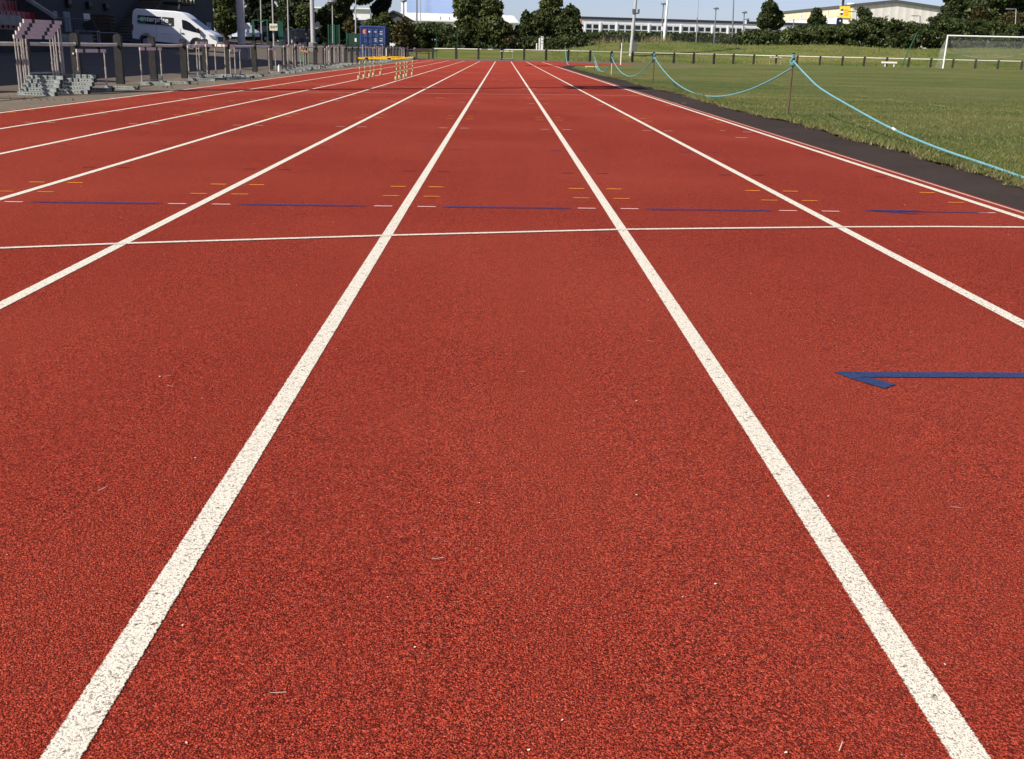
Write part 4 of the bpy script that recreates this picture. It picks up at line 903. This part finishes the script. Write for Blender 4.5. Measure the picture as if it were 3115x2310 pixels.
pole('street_lamp', 'grey lamp with a round top above the gabled house roof', 'street lamp', 1228, 8, 150, .11, MT['lpost'], 'round')
pole('street_lamp', 'small lamp with a round top among the bushes left of the gabled house', 'street lamp', 1171, 17, 135, .07, MT['lpost'], 'round')
pole('slim_pole', 'left one of two slim grey poles in front of the white roof', 'pole', 1268, -60, 128, .085, MT['lpost'])
pole('slim_pole', 'right one of two slim grey poles in front of the white roof', 'pole', 1279, -60, 128, .05, MT['mast'])
pole('court_pole', 'slim pole right of the thick mast that carries the frosted sign', 'pole', 745, -60, 104, .06, MT['mast'], None, 740)
pole('court_pole', 'slim pole standing in the green gate frame', 'pole', 797, -60, 106, .06, MT['mast'], None, 791)
pole('court_pole', 'slim pole carrying the EXIT sign', 'pole', 834, -60, 104, .07, MT['mast'], None, 826)
pole('court_pole', 'slim pole rising above the dark saloon car', 'pole', 879, -60, 106, .06, MT['mast'], None, 873)
pole('street_lamp', 'slim lamp with a small pale globe right of the slimmer mast', 'street lamp', 1013, 12, 106, .055, MT['mast'], 'round', 1011)
pole('court_pole', 'slim pole among the branches left of the blue container', 'pole', 1082, -60, 109, .06, MT['mast'])
# signs
c = atY(832, 83, 103.8); t = thing('exit_sign', 'cream square sign reading EXIT', 'sign', c, R(2))
mb = MB(); mb.box((0, 0, 0), (.72, .03, .60)); mb.build('board', MT['cream'], t); text_mesh('lettering', 'EXIT', .30, MT['black'], t, Matrix.Translation((.03, -.018, -.10)) @ Matrix.Rotation(R(90), 4, 'X'), .008, .002, 'CENTER')
c = atY(749, 80, 103.8); t = thing('notice_sign', 'plain white square sign with a small round plate below it', 'sign', c)
mb = MB(); mb.box((0, 0, 0), (.72, .03, .56)); mb.build('board', MT['polew'], t); mb = MB(); mb.tube([(.15, .01, -.42), (.15, -.02, -.42)], .14, 14); mb.build('round_plate', MT['polew'], t)
# green court fence
def flat_mesh(name, pts, mat, parent):   # quad panel with uv in metres
    me = bpy.data.meshes.new(name); me.from_pydata(pts, [], [(0, 1, 2, 3)]); me.materials.append(mat); l = me.uv_layers.new(name='UVMap'); p0 = Vector(pts[0]); L = (Vector(pts[1])-p0).length; H = (Vector(pts[3])-p0).length
    for i, c in enumerate(((0, 0), (L, 0), (L, H), (0, H))): l.data[i].uv = c
    o = bpy.data.objects.new(name, me); COL.objects.link(o); o.parent = parent
b0 = atY(770, 130, 102); t = thing('green_gate', 'tall green gate frame with two posts and a top bar beside the EXIT sign', 'gate', (b0.x, 102, Gz(b0.x, 102)))
L = atY(815, 130, 102).x-b0.x; Hh = atY(790, 62, 102).z-Gz(b0.x, 102)
for x in (0, .12, L): mb = MB(); mb.box((x, 0, Hh/2), (.10, .10, Hh)); mb.build('post', MT['gfence'], t)
mb = MB(); mb.box((L/2, 0, Hh), (L, .1, .1)); mb.build('top_bar', MT['gfence'], t)
b0 = atY(850, 130, 103); t = thing('green_column', 'wide dark green ribbed column behind the dark saloon', 'post', (b0.x, 103, Gz(b0.x, 103)))
for i in range(4): mb = MB(); mb.box((i*.11, 0, 1.1), (.08, .12, 2.2 if i else 2.4)); mb.build('rib', MT['gfence'], t)
b0 = atY(1000, 135, 104); z0 = Gz(b0.x, 104); L = atY(1095, 135, 104).x-b0.x
t = thing('green_fence', 'green mesh court fence left of the blue container', 'fence', (b0.x, 104, z0))
for i, xx in enumerate((1000, 1018, 1033, 1055)): x = atY(xx, 135, 104).x-b0.x; mb = MB(); h = (atY(xx, 75 if i < 3 else 98, 104).z-z0); mb.box((x, 0, h/2), (.09, .09, h)); mb.build('post', MT['gfence'], t)
x1 = atY(1035, 135, 104).x-b0.x; h = atY(1010, 76, 104).z-z0
flat_mesh('mesh_panel', [(0, .02, .05), (x1, .02, .05), (x1, .02, h), (0, .02, h)], MT['gmesh'], t)
h2 = atY(1080, 102, 104).z-z0; xa = atY(1058, 135, 104).x-b0.x
mb = MB(); mb.box(((xa+L)/2, .05, h2/2), (L-xa, .04, h2)); mb.build('windbreak', MT['gsheet'], t)
# chain link fence along the crest
b0 = atY(1835, 128, 133); e0 = atY(2245, 128, 133); z0 = Gz(b0.x, 133); t = thing('chain_link_fence', 'dark chain link fence on the crest of the bank below the school hedge', 'fence', (b0.x, 133, z0))
L = e0.x-b0.x; h = atY(2000, 109, 133).z-z0
flat_mesh('mesh_panel', [(0, 0, -.1), (L, 0, .0), (L, 0, h), (0, 0, h)], MT['chain'], t)
for i in range(8): mb = MB(); mb.tube([(L*i/7, .03, -.2), (L*i/7, .03, h+.05)], .03, 6); mb.build('post', MT['mastd'], t)
b0 = atY(1328, 145, 109); t = thing('slim_green_post', 'left one of two slim green posts behind the far rail before the hedge', 'post', (b0.x, 109, Gz(b0.x, 109))); mb = MB(); mb.tube([(0, 0, -.2), (0, 0, atY(1328, 108, 109).z-Gz(b0.x, 109))], .03, 6); mb.build('shaft', MT['gfence'], t)
b0 = atY(1391, 145, 109); t = thing('slim_green_post', 'right one of two slim green posts behind the far rail before the hedge', 'post', (b0.x, 109, Gz(b0.x, 109))); mb = MB(); mb.tube([(0, 0, -.2), (0, 0, atY(1391, 100, 109).z-Gz(b0.x, 109))], .03, 6); mb.build('shaft', MT['gfence'], t)
for i, (xx, yt, w) in enumerate(((1648, 111, .26), (1640, 116, .14), (1632, 132, .12))):
    b0 = atY(xx, 150, 121); t = thing('white_post', ['tallest white marker post in the gap of the dark shrubs', 'middle white marker post in the gap of the dark shrubs', 'shortest white marker post in the gap of the dark shrubs'][i], 'post', (b0.x, 121, Gz(b0.x, 121)), 0, 'white posts in the shrubs'); h = atY(xx, yt, 121).z-Gz(b0.x, 121); mb = MB(); mb.box((0, 0, h/2), (w, .08, h)); mb.build('board', MT['polew'], t)
    if i == 0: mb = MB(); [mb.box((.02*(k % 2), -.045, h*(.93-.22*k)), (.1, .012, .1)) for k in range(3)]; mb.build('marking', MT['black'], t)
b0 = atY(1176, 178, 88); t = thing('white_stake', 'white plastic stake in front of the right door edge of the blue container', 'post', hp(b0.x, 88)); mb = MB(); mb.tube([(0, 0, 0), (0, 0, atY(1176, 147, 88).z-Gz(b0.x, 88))], .055, 8); mb.build('shaft', MT['polew'], t, True)
b0 = atY(1093, 123, 99); t = thing('small_sign', 'small white sign at the left edge of the blue container', 'sign', hp(b0.x-.15, 97.6)); hh = b0.z-Gz(b0.x, 97.6); mb = MB(); mb.tube([(0, 0, 0), (0, 0, hh+.2)], .03, 6); mb.build('post', MT['gfence'], t); mb = MB(); mb.box((.02, -.04, hh), (.16, .02, .30)); mb.build('plate', MT['polew'], t)

# ------------------------------------------------------------------ buildings
# grandstand
GX = -26.5
t = thing('grandstand', 'dark grandstand with rows of red seats at the top left', 'building', (-21, 51, .6))
ox, oy, oz = -21, 51, .6
def bb(mb, x0, x1, y0, y1, z0, z1): return mb.box(((x0+x1)/2-ox, (y0+y1)/2-oy, (z0+z1)/2-oz), (x1-x0, y1-y0, z1-z0))
mb = MB()
for k in range(9): bb(mb, -20.3-.75*(k+1), -20.3-.75*k, 6, 50.6, .3, 1.30+.46*k)
mb.build('seating_deck', MT['conc'], t)
mb = MB(); bb(mb, -19.95, -19.7, 6, 46.6, 1.42, 1.80); mb.build('front_wall', MT['conc'], t)
mb = MB(); bb(mb, -20.28, -20.2, 6, 50.6, .2, 1.26); mb.build('void_shade', MT['wall'], t)  # dark sheet standing in for the shaded void below the front wall
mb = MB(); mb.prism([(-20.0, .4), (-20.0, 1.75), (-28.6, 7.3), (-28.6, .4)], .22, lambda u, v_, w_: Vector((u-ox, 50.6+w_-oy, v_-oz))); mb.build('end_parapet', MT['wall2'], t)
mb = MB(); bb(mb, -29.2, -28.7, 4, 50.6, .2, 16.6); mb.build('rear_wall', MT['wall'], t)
mb = MB(); bb(mb, -36, GX, 4, 51, 16.3, 16.7); mb.build('roof', MT['wroof'], t)  # unseen roof and upper walls, shaped to cast the shade on the car park
mb = MB(); bb(mb, -28.65, -28.3, 50.85, 51.1, .4, 16.2); bb(mb, -36, GX, 51.02, 51.25, 9.0, 16.28); mb.build('gable_wall', MT['wall'], t)
for i in range(6): mb = MB(); bb(mb, GX, GX+1.1, 9+8*i, 9.6+8*i, 16.25, 16.75); mb.build('added_beam_tip', MT['wroof'], t)  # unseen beam tips, added for the shadow lobes on the asphalt
for k in range(7):
    for j in range(13):
        x = -20.5-.75*k; y = 44.3+.5*j; z = 1.30+.46*k
        mb = MB(); mb.box((x-ox, y-oy, z+.28-oz), (.40, .42, .05)); mb.box((x-.22-ox, y-oy, z+.50-oz), (.06, .42, .42), 0, -.18); mb.box((x-ox, y-oy, z+.13-oz), (.08, .3, .25)); mb.build('seat', MT['seat'], t)
mb = MB()
for j in range(13): y = 42.8+.31*j; mb.tube([(-19.82-ox, y-oy, 1.78-oz), (-19.82-ox, y-oy, 2.55-oz)], .016, 5)
mb.tube([(-19.82-ox, 42.8-oy, 2.55-oz), (-19.82-ox, 46.6-oy, 2.55-oz)], .03, 6); mb.build('railing', MT['mastd'], t)
mb = MB(); mb.bar((-19.9-ox, 50.7-oy, 1.86-oz), (-28.6-ox, 50.7-oy, 7.42-oz), .34, .12); mb.build('coping', MT['conc'], t)
# clubhouse
cy1 = atX(650, 60, GX).y
t = thing('clubhouse', 'dark windowless clubhouse wall behind the white van', 'building', (GX, 52, .6)); ox, oy, oz = GX, 52, .6
mb = MB(); mb.prism([(51.3, -.2), (51.3, 9.4), (61.2, 9.4), (65.0, 8.4), (67.5, 7.0), (72, 5.9), (cy1, 5.6), (cy1, -.2)], 14, lambda u, v_, w_: Vector((-w_, u-oy, v_-oz))); mb.build('wall', MT['wall2'], t)  # upper profile out of view, sloped to cast the shade edge across the van
mb = MB(); bb(mb, GX-14.2, GX+.12, 71.8, cy1+.2, 5.62, 5.78); mb.build('eaves', MT['wroof'], t)
def wallrect(name, x0, y0, x1, y1, mat, par, th=.06, bars=0):
    a = atX(x0, y0, GX); b_ = atX(x1, y1, GX); mb = MB(); bb(mb, GX, GX+th, min(a.y, b_.y), max(a.y, b_.y), min(a.z, b_.z), max(a.z, b_.z)); o = mb.build(name, mat, par)
    if bars:
        mb = MB(); ya, yb = sorted((a.y, b_.y)); za, zb = sorted((a.z, b_.z))
        for i in range(bars): y = ya+(yb-ya)*(i+.5)/bars; bb(mb, GX+th, GX+th+.03, y-.05, y+.05, za, zb)
        mb.build('bar', MT['frame'], o)
    return o
wallrect('window', 158, 33, 173, 58, MT['frame'], t, .05, 3); wallrect('door', 190, 35, 215, 98, MT['frame'], t, .06, 4); wallrect('noticeboard', 252, 41, 272, 64, MT['rail'], t); wallrect('door', 627, 68, 643, 110, MT['frame'], t)
for i, (xx, yy) in enumerate(((203, 17), (266, 22), (318, 27))):
    c = atX(xx, yy, GX+.02); w = thing('wall_lamp', ['left', 'middle', 'right'][i]+' one of three dark bulkhead lamps high on the clubhouse wall', 'lamp', c, 0, 'lamps on the clubhouse wall'); mb = MB(); mb.box((.12, 0, .2), (.2, .5, .25)); mb.build('hood', MT['dark'], w); mb = MB(); mb.tube([(.15, 0, .08), (.15, 0, -.15)], [.2, .14], 8); mb.build('lens', MT['wood'], w)
# terrace ledge, steps
a = atX(175, 110, -25.2); b_ = atX(290, 112, -25.2)
t = thing('terrace_wall', 'low pale concrete terrace wall in the shade left of the van', 'wall', (-25.2, a.y, .6)); ox, oy, oz = -25.2, a.y, .6; mb = MB(); bb(mb, -26.4, -25.2, a.y-2, b_.y, .2, 1.22); mb.build('ledge', MT['conc'], t)
mb = MB(); [mb.tube([(-.1, y, .6), (-.1, y, 1.5)], .025, 6) for y in np.arange(-1.5, b_.y-a.y, .5)]; mb.tube([(-.1, -1.8, 1.5), (-.1, b_.y-a.y, 1.5)], .03, 6); mb.build('railing', MT['mastd'], t)
ya = 75.5; t = thing('outdoor_staircase', 'dark outdoor staircase with a sunlit landing rail behind the van', 'stairs', (-25.6, ya, .8))
mb = MB()
for k in range(24): mb.box((0, k*.5, .1+.19*k), (1.5, .54, .07))
mb.build('tread', MT['wood'], t)
mb = MB(); mb.bar((.72, -.2, .0), (.72, 11.8, 4.45), .08, .25); mb.build('stringer', MT['wall'], t)
mb = MB()
e1 = atX(545, 35, -24.7).y-ya; e2 = atX(592, 35, -24.7).y-ya
for y in np.linspace(e1, e2, 5): mb.tube([(.9, y, 3.0), (.9, y, 5.2)], .045, 6)
mb.tube([(.9, e1, 5.2), (.9, e2, 5.2)], .05, 6); mb.bar((.9, e1-.2, 2.5), (.9, e1+1.6, 4.6), .1, .12); mb.bar((.9, e2-1.0, 3.1), (.9, e2+1.0, 4.8), .06, .10); mb.build('handrail', MT['ylw2'], t)
mb = MB(); mb.box((.3, (e1+e2)/2, 2.95), (1.6, e2-e1, .15)); mb.build('landing', MT['wall'], t)
# stacked pallets, trolley, barrier
c = atX(384, 115, -22.3); t = thing('pallet_stack', 'stack of timber pallets behind the rear of the van', 'pallets', (-23.6, c.y, Gz(-23.6, c.y)), R(10))
for k in range(9): mb = MB(); mb.box((0, 0, .08+.20*k), (1.1, 1.2, .05)); mb.box((0, -.5, .0+.20*k), (1.1, .1, .1)); mb.box((0, .5, .0+.20*k), (1.1, .1, .1)); mb.build('pallet', MT['wood'], t)
c = atY(268, 115, 56); t = thing('equipment_trolley', 'metal equipment trolley carrying a tilted black board', 'trolley', (c.x, 56, Gz(c.x, 56)), R(10))
mb = MB()
for x in (-.5, .5):
    for y in (-.3, .3): mb.tube([(x, y, .1), (x, y, .95)], .02, 6)
for z in (.3, .9): mb.tube([(-.5, -.3, z), (.5, -.3, z), (.5, .3, z), (-.5, .3, z), (-.5, -.3, z)], .02, 6)
mb.build('frame', MT['frame'], t); mb = MB(); mb.box((.1, 0, 1.15), (.55, .05, .45), 0, -.5); mb.build('board', MT['dark'], t)
for x in (-.5, .5): mb = MB(); mb.tube([(x, -.33, .09), (x, -.27, .09)], .09, 10); mb.build('wheel', MT['rubber'], t)
c = atY(302, 116, 57); t = thing('crowd_barrier', 'grey tubular barrier standing in the shade left of the van', 'barrier', (c.x, 57, Gz(c.x, 57))); mb = MB(); mb.tube([(0, 0, 0), (0, 0, .75), (.08, 0, .85), (.92, 0, .85), (1.0, 0, .75), (1.0, 0, 0)], .025, 8); mb.build('hoop', MT['frame'], t, True); mb = MB(); mb.tube([(0, 0, .3), (1, 0, .3)], .02, 6); mb.build('rail', MT['frame'], t)

# white school building
Ys = 185; A = atY(1773, 58, Ys); B = atY(2580, 82, Ys+10); gz = 1.8
t = thing('school_building', 'long low white building with a row of windows and a dark flat roof edge', 'building', (A.x, Ys, gz))
dx, dy = B.x-A.x, B.y-A.y; L = math.hypot(dx, dy); ang = math.atan2(dy, dx); t.rotation_euler = (0, 0, ang); Hh = A.z-gz
mb = MB(); mb.box((L/2, 5, Hh/2), (L, 10, Hh)); mb.build('wall', MT['spanel'], t)
mb = MB(); mb.box((L/2, 5.0, Hh+.18), (L+.4, 10.24, .40)); mb.build('roof', MT['sroof'], t)
mb = MB(); mb.box((-.12, 5, Hh/2), (.2, 9.7, Hh-.1)); mb.build('end_wall', MT['sbrick'], t)
nb = 17; bw = L/nb
for i in range(nb):
    x0 = i*bw+.35; mb = MB()
    mb.box((x0+bw*.46, -.03, 2.05), (bw*.92, .06, 3.1)); w = mb.build('window', MT['spanel'], t)
    g_ = MB()
    for k in range(2):
        xx = x0+bw*(.25+.42*k); g_.box((xx, -.075, 3.05), (bw*.30, .03, .62)); g_.box((xx, -.075, 1.6), (bw*.34, .03, 1.9))
    g_.build('pane', MT['swin'], w)
    m2 = MB(); m2.box((x0+bw*.96, -.12, 1.9), (.22, .16, 3.6)); m2.build('pilaster', MT['polew'], t)
# warehouse
Yw = 262; A = atY(2594, 18, Yw); Pk = atY(2722, 5, Yw); E_ = atY(2858, 25, Yw); gz = 2.0; W_ = E_.x-A.x
t = thing('warehouse', 'big cream warehouse with a low gable and a buff panelled side wall', 'building', (A.x, Yw, gz))
mb = MB(); mb.prism([(0, 0), (0, A.z-gz), (Pk.x-A.x, Pk.z-gz), (W_, E_.z-gz), (W_, 0)], 40, lambda u, v_, w_: Vector((u, w_, v_))); mb.build('gable_wall', MT['wcream'], t)
mb = MB(); mb.bar((-.2, -.3, A.z-gz+.1), (Pk.x-A.x, -.3, Pk.z-gz+.1), .5, .55); mb.bar((Pk.x-A.x, -.3, Pk.z-gz+.1), (W_+.3, -.3, E_.z-gz+.05), .5, .55); mb.build('verge_trim', MT['wroof'], t)
Sl = atY(2370, 40, 330); sdir = Vector((Sl.x-A.x, Sl.y-Yw, 0)); SL = sdir.length; sdir.normalize(); sn = Vector((sdir.y, -sdir.x, 0)); sn = sn if sn.y < 0 else -sn
zt0, zt1 = A.z-gz, Sl.z-gz
def sw(u, v_, o): q_ = sdir*u-sn*(-o); return Vector((q_.x, q_.y, v_))
def sprism(name, poly, th, mat, par, off=0): mb = MB(); mb.prism(poly, th, lambda u, v_, w_: sw(u, v_, off+w_)); return mb.build(name, mat, par)
sprism('side_wall', [(0.05, 0), (0.05, zt0-.1), (SL, zt1-.1), (SL, 0)], .5, MT['wwhite'], t, -.52)
sprism('gutter', [(0, zt0-.25), (0, zt0+.35), (SL, zt1+.3), (SL, zt1-.3)], .4, MT['wroof'], t, -.1)
n_ = 11
for i in range(n_):
    u0_, u1_ = SL*(i+.06)/n_, SL*(i+.94)/n_; k0 = zt0+(zt1-zt0)*(i+.06)/n_; k1 = zt0+(zt1-zt0)*(i+.94)/n_
    sprism('buff_panel', [(u0_, k0*.79), (u0_, k0-.5), (u1_, k1-.5), (u1_, k1*.79)], .06, MT['wyel'], t, .0)
for i in range(0, n_, 2): mb = MB(); q_ = sdir*(SL*(i+1)/n_)+sn*.2; mb.tube([(q_.x, q_.y, 0), (q_.x, q_.y, zt0-.4)], .14, 6); mb.build('downpipe', MT['wwhite'], t)
for u in (SL*.62, SL*.3): mb = MB(); q_ = sdir*u-sn*4; mb.tube([(q_.x, q_.y, zt0-.2), (q_.x, q_.y, zt0+1.0)], [1.3, .9], 10); mb.build('roof_vent', MT['wwhite'], t)
mb = MB(); q_ = Vector((5, 8, 0)); mb.tube([(4.0, 14, zt0), (4.0, 14, zt0+1.2)], [1.2, 1.0], 10); mb.build('roof_vent', MT['wwhite'], t)
mb = MB(); q_ = sdir*(SL*.16)-sn*1.0; mb.tube([(q_.x, q_.y, zt0-.3), (q_.x, q_.y, zt0+1.9)], .3, 8); mb.build('flue', MT['dark'], t)
# yellow sign on the side wall near the corner
def wallpt(x, y):
    d = ray(x, y); nn = Vector((-sdir.y, sdir.x, 0)); q_ = EYE+d*((Vector((A.x, Yw, 0))-EYE).dot(nn)/d.dot(nn)); return ((q_-Vector((A.x, Yw, 0))).dot(sdir), q_.z-gz)
t2 = thing('yellow_sign', 'yellow sign with a dark round emblem at the corner of the warehouse', 'sign', (A.x, Yw, gz))
bd = sprism('board', [wallpt(2559, 20), wallpt(2589.5, 19), wallpt(2588.5, 56), wallpt(2557.5, 54.5)], .2, MT['ysign'], t2, .15)
def disc(c_, e_, f_, n=28, tooth=0.):
    u, v_ = wallpt(*c_); ru = abs(wallpt(*e_)[0]-u); rv = abs(wallpt(*f_)[1]-v_)
    return [(u+ru*(1+tooth*(k % 2))*math.cos(2*PI*k/n), v_+rv*(1+tooth*(k % 2))*math.sin(2*PI*k/n)) for k in range(n)]
sprism('emblem', disc((2566, 37), (2561, 37), (2566, 27), 28, -.1), .06, MT['navy'], bd, .36); sprism('emblem_band', [wallpt(2561, 34), wallpt(2571, 34), wallpt(2571, 40), wallpt(2561, 40)], .05, MT['lettering'], bd, .43)
for k in range(3): y_ = 29+7*k; sprism('text_line', [wallpt(2573, y_), wallpt(2585, y_), wallpt(2585, y_+4), wallpt(2573, y_+4)], .05, MT['ysign2'], bd, .36)
c = atY(2553, 78, 168); t = thing('navy_board', 'dark navy totem board with rounded top below the yellow sign', 'sign', (c.x, 168, gz)); h = atY(2553, 54, 168).z-gz
mb = MB(); mb.prism([(-.4, 0), (.4, 0), (.42, h-.25), (.3, h), (-.3, h), (-.42, h-.25)], .2, lambda u, v_, w_: Vector((u, w_, v_))); mb.build('board', MT['navy'], t); mb = MB(); mb.box((.05, -.02, h-.45), (.2, .02, .22)); mb.build('emblem', MT['lettering'], t)
# left white hall, blue block, gabled house
Yb = 300; a = atY(1150, 33, Yb); b_ = atY(1570, 45, Yb); el = atY(1300, 61, Yb); gz = 1
t = thing('white_hall', 'long white hall with a pale sheet roof behind the rounded tree', 'building', (a.x, Yb, gz)); L = b_.x-a.x; he = el.z-gz; hr = a.z-gz
mb = MB(); mb.box((L/2, 20, he/2), (L, 40, he)); mb.build('wall', MT['wwhite'], t)
mb = MB(); zr1 = b_.z-gz; mb.add([(0, -.4, he), (L+.8, -.4, he-.2), (L-.6, 9, zr1), (0, 9, hr), (0, 40, he), (L, 40, he)], [(0, 1, 2, 3), (3, 2, 5, 4), (0, 3, 4), (1, 5, 2)]); mb.build('roof', MT['whroof'], t)
mb = MB(); mb.box((L/2, -.5, he-.15), (L+.6, .3, .35)); mb.build('gutter', MT['wwhite'], t)
for xx in (1340, 1367): p_ = atY(xx, 55, Yb); mb = MB(); mb.tube([(p_.x-a.x, .8, he-.3), (p_.x-a.x, .8, he+.9)], .12, 6); mb.build('roof_vent', MT['wroof'], t)
a2 = atY(1237, 38, 345); b2 = atY(1400, 42, 345); tp = atY(1300, -25, 345)
t = thing('blue_block', 'tall pale blue windowless block rising behind the white hall', 'building', (a2.x, 345, 1)); mb = MB(); mb.box(((b2.x-a2.x)/2, 12, (tp.z-1)/2), (b2.x-a2.x, 24, tp.z-1)); mb.build('wall', MT['blueclad'], t); mb = MB(); mb.box((-.9, 6, (tp.z-1)/2), (1.8, 10, tp.z-1)); mb.build('corner_tower', MT['wwhite'], t)
mb = MB(); mb.box(((b2.x-a2.x)/2, 12, tp.z-1+.15), (b2.x-a2.x+.4, 24.4, .3)); mb.build('parapet', MT['wroof'], t)
Yh = 165; a = atY(1165, 52, Yh); b_ = atY(1242, 60, Yh); pk = atY(1197, 36, Yh); gz = .9
t = thing('gabled_house', 'small house with a dark grey gable behind the blue container', 'house', (a.x, Yh, gz)); W_ = b_.x-a.x
mb = MB(); mb.prism([(0.25, 0), (0.25, a.z-gz), (pk.x-a.x, pk.z-gz-.1), (W_-.25, b_.z-gz), (W_-.25, 0)], 9, lambda u, v_, w_: Vector((u, w_, v_))); mb.build('wall', MT['hgrey'], t)
mb = MB(); mb.box((W_/2, -.03, (b_.z-gz)*.26), (W_-.6, .06, (b_.z-gz)*.5)); mb.build('lower_wall', MT['wwhite'], t)
mb = MB(); mb.bar((-.1, 4.5, a.z-gz-.05), (pk.x-a.x, 4.5, pk.z-gz+.1), 9.8, .18); mb.bar((pk.x-a.x, 4.5, pk.z-gz+.1), (W_+.2, 4.5, b_.z-gz-.1), 9.8, .18); mb.build('roof', MT['sroof'], t)
a = atY(1085, 28, 290); b_ = atY(1125, 30, 290); t = thing('flat_roofed_hall', 'white flat-roofed hall glimpsed between the branches', 'building', (atY(800, 30, 290).x, 290, 1)); L = b_.x-atY(800, 30, 290).x; hz = a.z-1
mb = MB(); mb.box((L/2, 8, hz/2), (L, 16, hz)); mb.build('wall', MT['wwhite'], t); mb = MB(); mb.box((L/2, -.1, hz*.60), (L, .2, hz*.22)); mb.build('window_band', MT['sroof'], t); mb = MB(); mb.box((L/2, 7.8, hz+.15), (L+1, 17, .35)); mb.build('roof', MT['wwhite'], t)

# ------------------------------------------------------------------ light
SUN_EL = R(41.0); SD = Vector((.837, .547, 0)).normalized()
ld = bpy.data.lights.new('sun', 'SUN'); ld.energy = 5.0; ld.angle = R(.25); ld.color = (1, .95, .86)
sun = bpy.data.objects.new('sun', ld); COL.objects.link(sun)
dirv = Vector((SD.x*math.cos(SUN_EL), SD.y*math.cos(SUN_EL), -math.sin(SUN_EL)))
sun.rotation_euler = dirv.to_track_quat('-Z', 'Y').to_euler()
w = bpy.data.worlds.new('World'); C.world = w; w.use_nodes = True; nt = w.node_tree
sk = nt.nodes.new('ShaderNodeTexSky'); sk.sky_type = 'NISHITA'; sk.sun_disc = False; sk.sun_elevation = SUN_EL
sk.sun_rotation = math.atan2(-SD.x, -SD.y); sk.air_density = .6; sk.dust_density = .7; sk.ozone_density = .8
bg = nt.nodes['Background']; bg.inputs[1].default_value = .10; tn = nt.nodes.new('ShaderNodeMix'); tn.data_type = 'RGBA'; tn.blend_type = 'MULTIPLY'; tn.inputs[0].default_value = 1; tn.inputs[7].default_value = (1.0, .925, 1.02, 1); nt.links.new(sk.outputs[0], tn.inputs[6]); nt.links.new(tn.outputs[2], bg.inputs[0])
C.view_settings.view_transform = 'Standard'; C.view_settings.look = 'None'; C.view_settings.gamma = 1; C.view_settings.exposure = .3
C.cycles.max_bounces = 6; C.cycles.transparent_max_bounces = 12
